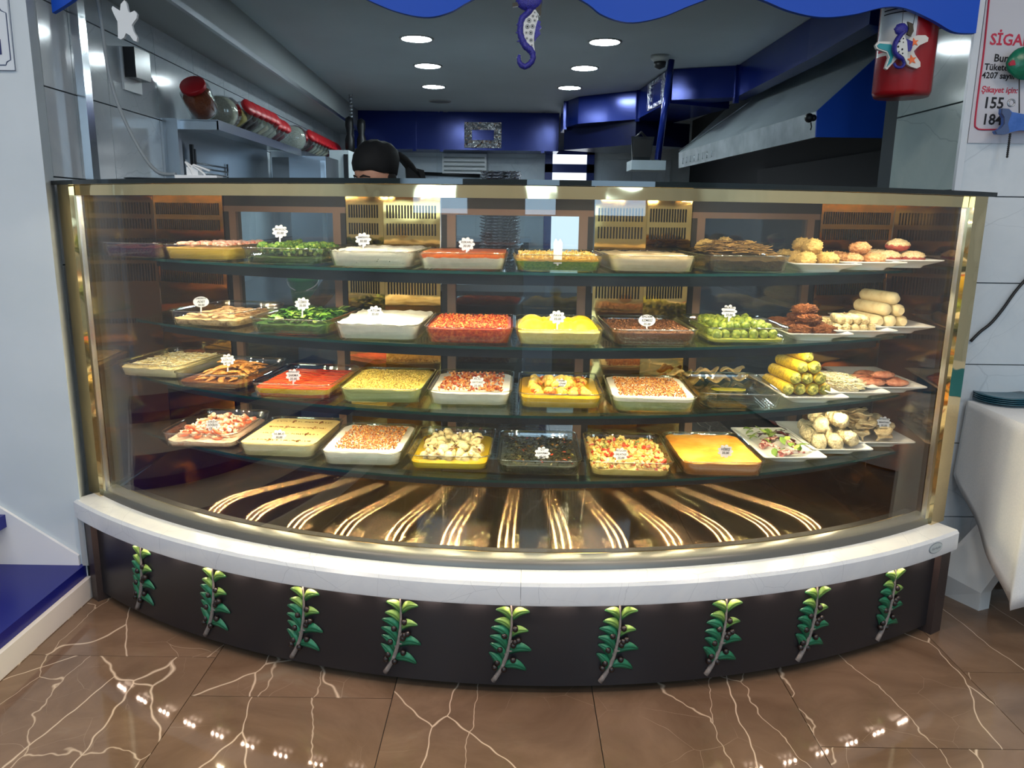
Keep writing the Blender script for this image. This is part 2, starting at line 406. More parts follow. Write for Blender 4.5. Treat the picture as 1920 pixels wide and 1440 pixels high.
# ---- back wall with the door
wb = MB().prism([(-3, YB), (3.4, YB), (3.4, YB + .1), (-3, YB + .1)], 0, 2.4).build('wall_back', plain('back_wall_tile_white', (190, 200, 205), .3)); struct(wb)
for k in range(9):
    x0 = -2.1 + .42 * k
    for j in range(4):
        MB().box(x0 + .004, x0 + .416, YB - .012, YB, 1.06 + .31 * j, 1.06 + .31 * j + .304).build('wall_tile', M['tile'], wb)
d0 = at(1022, 300, YB - .03); d1 = at(1114, 300, YB - .03)
dr = empty('door_1', (d0.x, YB - .06, 0)); struct(dr)
zt = [at(1060, y, YB - .03).z for y in (290, 308, 324, 338)]
db = MB(); X0, X1 = d0.x, d1.x
for (x0, x1, z0, z1) in ((X0, X0 + .08, 0, zt[0] + .04), (X1 - .08, X1, 0, zt[0] + .04), (X0, X1, zt[0], zt[0] + .04), (X0, X1, zt[2], zt[1]), (X0, X1, 0, .12), (X0, X1, .85, .95)):
    db.box(x0, x1, YB - .07, YB - .02, z0, z1)
db.build('door_frame', plain('blue_door_paint', (30, 48, 140), .35), dr)
for z0, z1 in ((zt[1], zt[0]), (.95, zt[2]), (.12, .85)):
    MB().box(X0 + .07, X1 - .07, YB - .05, YB - .04, z0, z1).build('door_pane', M['sky'], dr)
# ---- wall to the right of the case: facing us, tiled, then the return into the kitchen
YR = 2.86
wr = MB().prism([(1.576, YR + .012), (3.4, YR + .012), (3.4, YR + .14), (1.576, YR + .14)], 0, 2.95).build('wall_right_front', M['grout']); struct(wr)
zj = [0.02] + [at(1880, y, YR).z for y in (970, 832, 684, 531, 369)]
zj += [zj[-1] + .295 * k for k in (1, 2, 3, 4)]
xj = [1.576, 1.576 + .64, 1.576 + 1.28, 3.3]
for a, b in zip(zj[:-1], zj[1:]):
    for x0, x1 in zip(xj[:-1], xj[1:]):
        MB().box(x0 + .002, x1 - .002, YR, YR + .012, a + .002, min(b, 2.93) - .002).build('wall_tile', M['tile'], wr)
wret = MB().box(1.568, 1.5755, YR + .013, 3.5, 0, 2.4).build('wall_right_return', M['grout']); struct(wret)
for a, b in zip(zr[:-1], zr[1:]):
    MB().box(1.556, 1.568, YR + .014, 3.36, a + .003, b - .003).build('wall_tile', M['tile_g'], wret)
struct(MB().box(1.553, 1.5755, YR - .005, YR + .012, 0, 2.95).build('trim_3', plain('pale_aluminium_strip', (206, 212, 218), .4, .3)))
# ---- kitchen right wall
struct(MB().prism([(kx(WR, 3.4), 3.4), (kx(WR, 9), 9), (kx(WR, 9) + .1, 9), (kx(WR, 3.4) + .1, 3.4)], 0, 2.4).build('wall_right', plain('dark_grey_kitchen_wall', (70, 76, 80), .5)))  # even dark grey, replaced by near-black further down
struct(MB().box(1.577, 2.4, 3.4, 3.5, 0, 2.4).build('wall_right_stub', M['tile_g']))
# ---- steps on the left
st = empty('staircase', (-1.9, 2.3, 0)); tag(st, 'white staircase with dark blue treads beside the display case', 'stairs')
wp = plain('warm_white_riser', (226, 222, 218), .45)
z1_ = at(75, 1056, YW).z; n1 = z1_ - .047; xr = min(atz(60, 1226, 0).x, -1.534); xn = atz(60, 1167, n1).x
x2 = at(17, 985, YW).x; z2_ = at(8, 962, YW).z; YE = YW - .001
MB().box(x2 - .05, xr, .4, YE, 0, n1).build('riser', wp, st)
MB().box(x2 - .06, min(xn, -1.534), .4, YE, n1, z1_).build('tread', M['blue_step'], st)
MB().box(x2 - .35, x2 - .05, .4, YE, 0, z2_ - .047).build('riser', wp, st)
MB().box(x2 - .36, x2, .4, YE, z2_ - .047, z2_).build('tread', M['blue_step'], st)
MB().box(x2 - .65, x2 - .35, .4, YE, 0, 1.5 * z2_).build('riser', wp, st)
MB().box(x2 - .66, x2 - .3, .4, YE, 1.5 * z2_, 1.5 * z2_ + .047).build('tread', M['blue_step'], st)
k0 = at(12, 955, YE); k1 = at(150, 1040, YE); sg = (k0.z - k1.z) / (k1.x - k0.x)
MB().hexa([(k0.x - .3, YE - .012, z1_ - .02), (k1.x, YE - .012, z1_ - .02), (k1.x, YE, z1_ - .02), (k0.x - .3, YE, z1_ - .02), (k0.x - .3, YE - .012, k0.z + .3 * sg), (k1.x, YE - .012, k1.z), (k1.x, YE, k1.z), (k0.x - .3, YE, k0.z + .3 * sg)]).build('skirting', plain('white_skirting', (228, 230, 234), .35), st)
# white strip and pipe standing at the corner between steps and case
struct(MB().box(-1.556, -1.5345, YW - .014, YW - .0015, z1_, .33).build('trim_4', plain('grey_corner_strip', (150, 156, 160), .5)))

# ================================================================== DISPLAY CASE
CX, CY = .087, 4.617
TH0, TH1 = R_(-40.4), R_(34.0)
def pc(r, th): return (CX + r * math.sin(th), CY - r * math.cos(th))
case = empty('display_case', (0, 2.5, 0))
tag(case, 'long curved glass display counter with white marble ledge and charcoal base', 'display case')
def arcband(prof, t0=TH0, t1=TH1, n=44, sm=True, mi=0, mb=None, cap=True):
    """closed profile of (radius, z) swept along the front arc"""
    mb = mb or MB(); rings = []
    for i in range(n + 1):
        t = t0 + (t1 - t0) * i / n
        rings.append([pc(r, t) + (z,) for r, z in prof])
    return mb.loft(rings, mi, sm, cap)
def flat(o):
    for p in o.data.polygons: p.use_smooth = False
    return o
def smooth_by(o, ang=35):
    """sharp edges where faces meet at more than ang degrees"""
    me = o.data
    for p in me.polygons: p.use_smooth = True
    try: me.set_sharp_from_angle(angle=R_(ang))
    except Exception: pass
    return o
flatA = lambda prof, name, mt, par=None, **k: smooth_by(arcband(prof, **k).build(name, mt, par or case))
flatA([(2.44, 0), (2.44, .06), (2.40, .06), (2.40, 0)], 'plinth', M['black'], t0=R_(-37), t1=R_(31))
flatA([(2.531, .03), (2.531, .316), (2.512, .316), (2.512, .03)], 'base_panel', M['charcoal'], t0=R_(-38.3), t1=R_(32.5))
for t0, t1 in ((-39.3, -38.3), (32.5, 33.8)):
    flatA([(2.552, .0), (2.552, .316), (2.40, .316), (2.40, .0)], 'base_corner_post', M['charcoal_trim'], t0=R_(t0), t1=R_(t1), n=2)
# inside of the plinth and the machine body below the deck
MB().prism([pc(2.5, R_(-38.5 + 71 * i / 20)) for i in range(21)] + [(1.44, 3.02), (.45, 2.72), (-.45, 2.76), (-1.42, 3.14)], .06, .31).build('machine_body', M['black'], case)
tm = R_(-1.2)
for a, b in ((TH0, tm - .0002), (tm + .0002, TH1)):
    flatA([(2.470, .316), (2.550, .316), (2.552, .306), (2.564, .306), (2.566, .312), (2.566, .366), (2.558, .375), (2.470, .379)], 'ledge_slab', M['ledge'], t0=a, t1=b, n=24)
flatA([(2.482, .377), (2.478, .392), (2.466, .404), (2.444, .409), (2.430, .409), (2.430, .377)], 'glass_channel', M['channel'], t0=R_(-39.3), t1=R_(33.2))
BL, KL, KR, BR = (-1.44, 3.20), (-.456, 2.79), (.455, 2.75), (1.462, 3.09)
def backpt(x, inset=0):
    P = [BL, KL, KR, BR]
    x = min(max(x, BL[0]), BR[0])
    for a, b in zip(P[:-1], P[1:]):
        if a[0] <= x <= b[0] + 1e-6:
            return (x, a[1] + (b[1] - a[1]) * (x - a[0]) / (b[0] - a[0]) - inset)
# deck: polished bronze sheets, radial joints
DZ = .402
deckm = NT('bronze_deck_sheet')
sx_ = deckm.node('ShaderNodeSeparateXYZ'); deckm.link(deckm.co(), sx_.inputs[0]); cb_ = deckm.node('ShaderNodeCombineXYZ'); deckm.link(deckm.math('MULTIPLY', sx_.outputs['Y'], -1.0), cb_.inputs[0]); deckm.link(sx_.outputs['X'], cb_.inputs[1]); tg = deckm.node('ShaderNodeVectorMath', operation='NORMALIZE'); deckm.link(cb_.outputs[0], tg.inputs[0])
gl_ = deckm.node('ShaderNodeBsdfAnisotropic') if hasattr(bpy.types, 'ShaderNodeBsdfAnisotropic') else deckm.node('ShaderNodeBsdfGlossy')
gl_.inputs['Roughness'].default_value = .22; gl_.inputs['Anisotropy'].default_value = .90; gl_.inputs['Color'].default_value = lin((172, 142, 108))
deckm.link(tg.outputs[0], gl_.inputs['Tangent']); deckm.link(gl_.outputs[0], deckm.out.inputs[0]); deckm = deckm.m
M['deck'] = deckm
cuts = [-38.5, -23.5, -9.5, 0.8, 11.5, 22.0, 33.4]
for a, b in zip(cuts[:-1], cuts[1:]):
    mbk = MB(); n = 10; fr = []; bk = []
    for i in range(n + 1):
        t = R_(a + .02 + (b - a - .04) * i / n); p = pc(2.432, t); fr.append(p)
        u = (math.degrees(t) + 38.5) / 71.9; q = backpt(BL[0] + (BR[0] - BL[0]) * u, -.004); bk.append(q)
    poly = fr + bk[::-1]
    mbk.prism(poly, DZ - .01, DZ); o = mbk.build('deck_sheet', M['deck'], case)
    # the grain of the sheets runs along the arc: measure the tangent from the arc's centre
    off = Vector((CX, CY, 0)) - wpos(o); o.data.transform(Matrix.Translation(-Vector((off.x, off.y, 0)))); o.location += Vector((off.x, off.y, 0))
# front air grille
gr = arcband([(2.431, .403), (2.431, .4095), (2.395, .407), (2.395, .403)], R_(-38.4), R_(33.2), sm=True).build('air_grille', M['goldcol'], case)
gs = MB(); n = 330
for i in range(n):
    t = R_(-38.2 + 71.2 * i / n); dt = .0022
    gs.add([pc(2.428, t - dt) + (.4102,), pc(2.428, t + dt) + (.4102,), pc(2.398, t + dt) + (.4082,), pc(2.398, t - dt) + (.4082,),
            pc(2.428, t - dt) + (.404,), pc(2.428, t + dt) + (.404,), pc(2.398, t + dt) + (.404,), pc(2.398, t - dt) + (.404,)],
           [(0, 1, 2, 3), (7, 6, 5, 4), (0, 4, 5, 1), (1, 5, 6, 2), (2, 6, 7, 3), (3, 7, 4, 0)])
o = gs.build('grille_slots', M['slot'], case); o['kind'] = 'stuff'
# curved front glass
flatA([(2.462, .385), (2.462, 1.466), (2.470, 1.466), (2.470, .385)], 'front_glass', M['glass'], t0=R_(-39.15), t1=R_(32.95), n=72)
# top: dark glass sheet and the gold fascia below its edge
tp = [pc(2.505, R_(-41.9 + 77.4 * i / 40)) for i in range(41)] + [(1.548, 3.13), (.46, 2.84), (-.46, 2.88), (-1.575, 3.24)]
tpo = MB().prism(tp, 1.475, 1.489).build('top_glass', M['topglass'], case)
flatA([(2.474, 1.441), (2.474, 1.474), (2.455, 1.474), (2.455, 1.441)], 'gold_fascia', M['gold'], t0=R_(-39.1), t1=R_(32.95), n=60)
# corner posts
for sgn, t0, t1 in ((-1, -41.4, -39.2), (1, 33.0, 34.85)):
    pm = MB()
    rings = []
    for i in range(5):
        t = R_(t0 + (t1 - t0) * i / 4); rings.append([pc(2.492, t) + (.377,), pc(2.492, t) + (1.475,), pc(2.456, t) + (1.475,), pc(2.456, t) + (.377,)])
    pm.loft(rings, 0, False); smooth_by(pm.build('corner_post', M['gold'], case))
    t = R_(-39.15 if sgn < 0 else 32.95)
    q = arcband([(2.474, .38), (2.474, 1.441), (2.458, 1.441), (2.458, .38)], t - .0028, t + .0028, 1, False).build('edge_strip', M['silver'], case)
# mirrored side panels
pl = pc(2.455, R_(-39.1)); pr = pc(2.455, R_(33.0))
MB().prism([pl, (pl[0] - .012, pl[1]), (BL[0] - .012, BL[1]), BL], DZ - .01, 1.475).build('side_mirror', M['bronze'], case)
MB().prism([pr, BR, (BR[0] + .012, BR[1]), (pr[0] + .012, pr[1])], DZ - .01, 1.475).build('side_mirror', M['bronze'], case)
# back: gold mirror columns with vent slots, sliding doors between them
def onback(x0, x1, z0, z1, inset, thick, name, mt):
    a = backpt(x0); b = backpt(x1); d = Vector((b[0] - a[0], b[1] - a[1], 0)).normalized(); nn = Vector((d.y, -d.x, 0))
    A = Vector((a[0], a[1], 0)) + nn * inset; B = Vector((b[0], b[1], 0)) + nn * inset; k = nn * -thick
    return MB().prism([(A.x, A.y), (B.x, B.y), (B.x + k.x, B.y + k.y), (A.x + k.x, A.y + k.y)], z0, z1).build(name, mt, case)
SHZ = [1.235, 1.015, .808, .605]                      # shelf tops, rows 1 to 4
SHR = [2.325, 2.33, 2.335, 2.345]
def slots(x0, x1, z0, z1, pitch=.0105, inset=.0):
    a = backpt(x0); b = backpt(x1); A = Vector((a[0], a[1], 0)); B = Vector((b[0], b[1], 0)); L = (B - A).length; d = (B - A) / L; nn = Vector((d.y, -d.x, 0))
    mb = MB(); k = int(L / pitch)
    for i in range(k):
        c = A + d * (pitch * (i + .5)); h = d * pitch * .26
        p = [c - h, c + h]; q0 = nn * .0035; q1 = nn * -.002
        mb.add([(v.x, v.y, z) for z in (z0, z1) for v in (p[0] + q0, p[1] + q0, p[1] + q1, p[0] + q1)],
               [(3, 2, 1, 0), (4, 5, 6, 7), (0, 1, 5, 4), (1, 2, 6, 5), (2, 3, 7, 6), (3, 0, 4, 7)])
    o = mb.build('vent_slots', M['slot'], case); o['kind'] = 'stuff'
colx = [(BL[0] + .002, -1.115), (-.598, KL[0]), (KL[0], -.258), (.278, KR[0]), (KR[0], .62), (1.14, BR[0] - .002)]
for x0, x1 in colx:
    onback(x0, x1, DZ - .01, 1.474, .002, .02, 'column_panel', M['goldcol'])
    for z0, z1 in ((1.322, 1.362), (1.380, 1.425), (1.25, 1.285), (1.115, 1.185), (1.20, 1.222), (.945, .965)):
        slots(x0 + .008, x1 - .008, z0, z1)
for (x0, x1) in ((-1.11, -.602), (-.254, .274), (.624, 1.136)):
    onback(x0, x1, DZ - .01, DZ + .06, .002, .02, 'vent_strip', M['goldcol']); slots(x0 + .004, x1 - .004, DZ + .006, DZ + .05)
    w_ = .035
    onback(x0, x1, DZ + .06, DZ + .11, .0, .03, 'door_rail', M['winframe'])
    onback(x0, x1, 1.395, 1.416, .0, .03, 'door_rail', M['winframe'])
    onback(x0, x1, 1.416, 1.474, .0, .03, 'header', M['black'])
    for a_, b_, mt in ((x0, x0 + .02, 'black'), (x0 + .02, x0 + .05, 'winframe'), (x1 - .05, x1 - .02, 'winframe'), (x1 - .02, x1, 'black')):
        onback(a_, b_, DZ + .11, 1.395, .0, .03, 'door_stile', M[mt])
    xm = (x0 + x1) / 2
    onback(x0 + .05, x1 - .05, DZ + .11, 1.395, -.012, .005, 'door_pane', M['pane'])
def modules(name, r, z, t0, t1, n, gap, sz, mt, body):
    for i in range(n):
        t = t0 + (t1 - t0) * (i + .5) / n; dt = gap * 1.5 / r
        b = arcband([(r - sz * .9, z), (r - sz * .9, z + .004), (r + sz * .9, z + .004), (r + sz * .9, z)], t - dt, t + dt, 2, False).build(name, body, case)
        mb = MB()
        for k in (-1, 0, 1):
            tt = t + k * gap / r; h = sz / r / 2
            mb.add([pc(r - sz / 2, tt - h) + (z - .0012,), pc(r + sz / 2, tt - h) + (z - .0012,), pc(r + sz / 2, tt + h) + (z - .0012,), pc(r - sz / 2, tt + h) + (z - .0012,),
                    pc(r - sz / 2, tt - h) + (z,), pc(r + sz / 2, tt - h) + (z,), pc(r + sz / 2, tt + h) + (z,), pc(r - sz / 2, tt + h) + (z,)],
                   [(3, 2, 1, 0), (4, 5, 6, 7), (0, 1, 5, 4), (1, 2, 6, 5), (2, 3, 7, 6), (3, 0, 4, 7)])
        mb.build('led_chip', mt, b)
# shelves: glass sheet, black light bar, brackets, led strip
def shelf(zt, r0, inset):
    n = 40; fr = []; bk = []
    for i in range(n + 1):
        t = R_(-38.0 + 70.6 * i / n); p = pc(r0, t)
        if p[0] < -1.425 or p[0] > 1.445: continue
        fr.append(p)
    xs_ = [fr[0][0] - .0, -.9, KL[0], 0, KR[0], .9, fr[-1][0]]
    bk = [backpt(min(max(x, -1.42), 1.44), inset) for x in xs_]
    o = MB().prism(fr + bk[::-1], zt - .008, zt).build('glass_shelf', [M['shelf'], M['shelfedge']], case)
    for p in o.data.polygons:
        if abs(p.normal.z) < .5 and p.center.y < .5 and p.normal.y < -.3: p.material_index = 1
    t0, t1 = R_(-36.0), R_(30.8)
    bar = flatA([(r0 - .058, zt - .043), (r0 - .058, zt - .012), (r0 - .088, zt - .012), (r0 - .088, zt - .043), (r0 - .0855, zt - .043), (r0 - .0855, zt - .034), (r0 - .0605, zt - .034), (r0 - .0605, zt - .043)], 'shelf_bar', M['black'], t0=t0, t1=t1)
    modules('led_module', r0 - .073, zt - .0385, t0 + .02, t1 - .02, 13, .025, .006, M['led'], M['white'])
    for x in (-1.09, -.55, -.30, .32, .56, 1.1):
        b = backpt(x); th = math.atan2(b[0] - CX, CY - b[1]); f = pc(r0 - .07, th); d = Vector((f[0] - b[0], f[1] - b[1], 0)).normalized(); nn = Vector((d.y, -d.x, 0)) * .006
        MB().prism([(b[0] + nn.x, b[1] + nn.y), (b[0] - nn.x, b[1] - nn.y), (f[0] - nn.x, f[1] - nn.y), (f[0] + nn.x, f[1] + nn.y)], zt - .034, zt - .009).build('shelf_bracket', M['black'], case)
for z_, r_ in zip(SHZ, SHR): shelf(z_, r_, .014)
# led modules of three chips: below the canopy edge, and below the marble ledge
modules('led_module', 2.425, 1.462, R_(-36), R_(31), 15, .03, .012, M['chip'], M['white'])
modules('led_module', 2.5445, .3125, R_(-37.5), R_(32), 24, .02, .005, M['chipu'], M['white'])
# oval maker's badge on the ledge
bc_ = atz(1758, 1028, .345); tb = math.atan2(bc_.x - CX, CY - bc_.y)
bd = MB(); ov = [(.036 * math.cos(a), .0185 * math.sin(a)) for a in [2 * math.pi * i / 28 for i in range(28)]]
ov2 = [(x * .93, y * .87) for x, y in ov]
bp = Vector(pc(2.568, tb) + (.344,)) 
def onledge(o, dr=0): o.location = Vector(pc(2.567 + dr, tb) + (.344,)) - wpos(case); o.rotation_euler = (R_(90), 0, tb); return o
b1 = MB().prism(ov, -.001, .0012).build('badge', plain('grey_badge_ring', (130, 140, 148), .4), case, world=False); onledge(b1)
b2 = MB().prism(ov2, 0, .0022).build('badge_face', plain('silver_badge', (200, 210, 214), .35, .2), b1, world=False)
tx = inst('badge_lettering', text_mesh('Kardeşler', .02, plain('grey_print', (150, 158, 165), .5), .35), (0, 0, .0024), parent=b1); tx.scale = (.62, .62, 1)

# ---- olive branch ornaments on the base panel
def leafmesh(L, W, bend, mts):
    mb = MB(); n = 9; rings = []
    for i in range(n + 1):
        u = i / n; w_ = W * (math.sin(math.pi * min(1, u * .92 + .06)) ** .7) * .5 + .0008; h = .0075 * math.sin(math.pi * (u * .9 + .05)) + .001
        cx = L * u; cy = bend * math.sin(math.pi * u) 
        rings.append([(cx, cy + w_, 0), (cx, cy + w_ * .55, h * .75), (cx, cy + w_ * .1, h * .95), (cx, cy, h * .72), (cx, cy - w_ * .1, h * .95), (cx, cy - w_ * .55, h * .75), (cx, cy - w_, 0)])
    mb.loft(rings, 0, True, True, False); return mb.mesh('leaf', mts)
def leafmat(name, a, b):
    n = NT(name); sep = n.node('ShaderNodeSeparateXYZ'); n.link(n.co('Generated'), sep.inputs[0])
    nz = n.noise(40, 3)
    col = n.ramp(n.math('ADD', n.math('MULTIPLY', sep.outputs['Y'], .8), n.math('MULTIPLY', nz.outputs['Fac'], .25)), [(.25, lin(a)), (.75, lin(b))])
    return n.set(.35, .1, .5, col)
lg1 = leafmat('painted_green_leaf', (20, 84, 62), (38, 122, 86)); lg2 = leafmat('painted_light_green_leaf', (34, 104, 62), (140, 176, 84))
LFm = [leafmesh(.060, .0235, .011, lg1), leafmesh(.054, .022, .011, lg1), leafmesh(.046, .020, .010, lg2)]
olm = MB().ball((0, 0, .006), .0078, 10, 7).mesh('olive', plain('black_olive', (30, 22, 22), .25))
stem_mb = MB(); spts = [(-.034, -.096, .003), (-.016, -.066, .004), (-.002, -.03, .0045), (.006, .01, .0045), (.009, .05, .004), (.007, .092, .0025)]
def interp(pts, n):
    out = []
    for i in range(n + 1):
        u = i / n * (len(pts) - 1); k = min(int(u), len(pts) - 2); f = u - k
        p = [Vector(pts[max(k - 1, 0)]), Vector(pts[k]), Vector(pts[k + 1]), Vector(pts[min(k + 2, len(pts) - 1)])]
        out.append(.5 * ((2 * p[1]) + (p[2] - p[0]) * f + (2 * p[0] - 5 * p[1] + 4 * p[2] - p[3]) * f * f + (3 * p[1] - p[0] - 3 * p[2] + p[3]) * f ** 3))
    return out
stem_mb.tube(interp(spts, 14), [.0062 - .0042 * i / 14 for i in range(15)], 8)
for a, b in (((-.002, -.03), (-.012, -.022)), ((.004, .0), (.016, .008)), ((.0, -.02), (.014, -.018)), ((.007, .03), (.017, .036))):
    stem_mb.tube([(a[0], a[1], .004), (b[0], b[1], .005)], [.0035, .002], 6)
stem_me = stem_mb.mesh('stem', speck('grey_branch', [(110, 104, 100), (150, 142, 138)], 80, .6, .4))
LV = [(-.020, -.074, 116, 1, 0), (-.014, -.060, -6, 0, 1), (-.008, -.046, 128, 1, 0), (-.002, -.026, 8, 0, 1), (-.001, -.020, 140, 1, 0), (.004, .004, 144, 1, 0), (.006, .014, 20, 2, 1), (.008, .030, 150, 2, 0), (.010, .054, 146, 2, 0), (.010, .056, 26, 2, 1)]
OLV = [(-.030, -.060), (-.024, -.048), (-.008, -.064), (.014, -.040), (-.018, -.016), (.018, .004), (.026, .008), (.014, -.004), (-.008, .018), (.018, .036)]
BR_PX = [(266, 1092), (400, 1146), (567, 1180), (748, 1204), (951, 1220), (1154, 1222), (1353, 1210), (1521, 1184), (1668, 1146)]
ORD = ['first', 'second', 'third', 'fourth', 'fifth', 'sixth', 'seventh', 'eighth', 'ninth', 'tenth', 'eleventh', 'twelfth']
for bi, (px, py) in enumerate(BR_PX):
    # centre of the branch on the panel arc
    z_ = .172; best = None
    for k in range(600):
        t = R_(-39 + 73 * k / 600); q = Vector(pc(2.533, t) + (z_,)); v = q - EYE; u = 960 + FPX * v.dot(_R) / v.dot(_fw)
        if best is None or abs(u - px) < best[0]: best = (abs(u - px), t)
    t = best[1]; p = pc(2.5315, t)
    root = bpy.data.objects.new('olive_branch_ornament', None); COL.objects.link(root); root.empty_display_size = .03
    root.location = (p[0], p[1], z_); root.rotation_euler = (R_(90), 0, t); root.scale = (1.22, 1.32, 1.3)
    tag(root, 'painted relief olive branch on the charcoal base, ' + ORD[bi] + ' from the blue staircase', 'ornament', 'olive branches along the counter base')
    inst('stem', stem_me, (0, 0, 0), parent=root)
    for x, y, a, k, flip in LV:
        o = inst('leaf', LFm[k], (x, y, .001), (0, 0, R_(a)), parent=root); o.scale = (1, -1 if flip == 0 else 1, 1)
    for x, y in OLV: inst('olive', olm, (x, y, 0), parent=root)
# ================================================================== TRAYS, PLATES AND FOOD
def rrect(w, d, r, nc=6, ns=1):
    """rounded rectangle, counter-clockwise; ns points along each straight side"""
    out = []; hw, hd = w / 2, d / 2
    cs = [(hw - r, hd - r, 0), (-hw + r, hd - r, 90), (-hw + r, -hd + r, 180), (hw - r, -hd + r, 270)]
    for k, (cx, cy, a) in enumerate(cs):
        arc = [(cx + r * math.cos(R_(a + 90 * i / nc)), cy + r * math.sin(R_(a + 90 * i / nc))) for i in range(nc + 1)]
        out += arc
        nx, ny, na = cs[(k + 1) % 4]
        e = arc[-1]; s = (nx + r * math.cos(R_(na)), ny + r * math.sin(R_(na)))
        for i in range(1, ns): out.append((e[0] + (s[0] - e[0]) * i / ns, e[1] + (s[1] - e[1]) * i / ns))
    return out
TW, TD, THH = .244, .325, .052
def traymesh():
    prof_o = [(-.008, 0), (0, .004), (.0085, .042), (.0095, .048), (.013, .050), (.013, .053)]
    prof_i = [(.0105, .053), (.0065, .047), (.005, .042), (-.004, .008), (-.014, .0045)]
    rings = []; ns = 26
    for e, z in prof_o + prof_i:
        base = rrect(TW + 2 * e, TD + 2 * e, .030 + max(e, 0) * .6, 6, ns); fl = []
        for i, (x, y) in enumerate(base):
            amp = .0011 if .006 < z < .046 else 0
            sgn = 1 if i % 2 else -1
            l = math.hypot(x, y) or 1; q = amp * sgn
            nx, ny = (x / l, y / l) if (abs(x) > TW / 2 - .03 and abs(y) > TD / 2 - .03) else ((math.copysign(1, x), 0) if abs(x) > TW / 2 - .02 else (0, math.copysign(1, y)))
            fl.append((x + nx * q, y + ny * q, z))
        rings.append(fl)
    mb = MB().loft(rings, 0, True, True); me = mb.mesh('glass_tray', [M['tray'], M['trayrim']])
    for p in me.polygons:
        if p.center.z > .047 or (p.center.z < .0045 and abs(p.normal.z) < .95): p.material_index = 1
    return me
TRAY_ME = traymesh()
def platemesh(w, d):
    prof = [(-.045, 0), (-.040, .008), (-.012, .020), (0, .026), (.0, .029), (-.004, .029), (-.018, .0235), (-.046, .012), (-.054, .009)]
    rings = [[(x, y, z) for x, y in rrect(w + 2 * e, d + 2 * e, .012 + max(0, -e) * .3, 3, 6)] for e, z in prof]
    return smooth_me(MB().loft(rings, 0, True, True).mesh('white_plate', M['porcelain']))
def smooth_me(me, ang=40):
    try: me.set_sharp_from_angle(angle=R_(ang))
    except Exception: pass
    return me
PW, PD = .212, .37
PLATE_ME = platemesh(PW, PD)
class Spot:
    def __init__(s, loc, rz, sx=1.0): s.sx = sx; s.loc = Vector(loc); s.rz = rz; s.c = math.cos(rz); s.s = math.sin(rz)
    def p(s, x, y, z): return (s.loc.x + x * s.c - y * s.s, s.loc.y + x * s.s + y * s.c, s.loc.z + z)
SP = {}
def tray_at(key, A, B, label, sx=1.0):
    d = (B - A); rz = math.atan2(d.y, d.x); mid = (A + B) / 2
    n = Vector((-math.sin(rz), math.cos(rz), 0)); loc = mid + n * (TD / 2)
    loc.z = A.z + .0005
    SP[key] = Spot(loc, rz, sx)
    o = inst('glass_tray', TRAY_ME, loc, (0, 0, rz), (sx, 1, 1)); tag(o, label, 'tray', 'glass trays on the counter shelves'); return o
def plate_at(key, A, B, z, label):
    d = (B - A); rz = math.atan2(d.y, d.x); mid = (A + B) / 2
    n = Vector((-math.sin(rz), math.cos(rz), 0)); loc = mid + n * (PD / 2); loc.z = z + .0005
    SP[key] = Spot(loc, rz)
    o = inst('serving_plate', PLATE_ME, loc, (0, 0, rz)); tag(o, label, 'plate', 'white plates on the counter shelves'); return o
def onr(px0, px1, py, r, z, rot):
    """front corners of a tray from its two pixel columns, front edge on the shelf arc"""
    xm = (px0 + px1) / 2; Y = 2.4
    for _ in range(30):
        P = at(xm, py, Y); Y = CY - math.sqrt(max(.1, r * r - (P.x - CX) ** 2))
    P = at(xm, py, Y); P.z = z; d = Vector((math.cos(rot), math.sin(rot), 0)) * (TW / 2)
    return P - d, P + d
for key, a, b, py, rot, lb in (
        ('1b', 300, 440, 482, -10, 'glass tray of yellow cream topped with pink crab pieces'),
        ('1c', 443, 612, 490, -6, 'glass tray piled with green broccoli florets'),
        ('1d', 612, 780, 497, -3, 'glass tray of white herbed yogurt dip on the top shelf'),
        ('1e', 787, 948, 503, 0, 'glass tray of white dip under an orange topping'),
        ('1f', 962, 1130, 508, 0, 'glass tray of yellow grated salad over green herbs'),
        ('1g', 1140, 1310, 507, 3, 'glass tray of smooth cream coloured spread on the top shelf'),
        ('1h', 1318, 1490, 505, 4, 'glass tray heaped with brown dried strands')):
    A, B = onr(a, b, py, 2.305, SHZ[0], R_(rot)); tray_at(key, A, B, lb)
_n = Vector((math.cos(R_(-12)), math.sin(R_(-12)), 0)); _m = SP['1b'].loc - _n * .265 + Vector((-_n.y, _n.x, 0)) * (.03 - TD / 2); _m.z = SHZ[0]
tray_at('1a', _m - _n * .1, _m + _n * .1, 'glass tray of dark shredded beetroot on the top shelf', .92)
for key, a, b, py, rot, lb in (
        ('2a', 308, 452, 608, -12, 'glass tray of beige fish slices with an oval card'),
        ('2b', 455, 625, 621, -8, 'glass tray of green leafy wild herbs'),
        ('2c', 624, 786, 630, -4, 'glass tray of plain white yogurt on the second shelf'),
        ('2d', 797, 961, 638, 0, 'glass tray of red and orange chopped pepper relish'),
        ('2e', 966, 1132, 642, 0, 'glass tray of pale bean paste with yellow mounds'),
        ('2f', 1143, 1314, 643, 2, 'glass tray of dark brown paste with an oval card'),
        ('2g', 1316, 1492, 639, 3, 'glass tray of green Brussels sprouts')):
    A, B = onr(a, b, py, 2.305, SHZ[1], R_(rot)); tray_at(key, A, B, lb)
def two(a, b, z):
    return atz(a[0], a[1], z), atz(b[0], b[1], z)
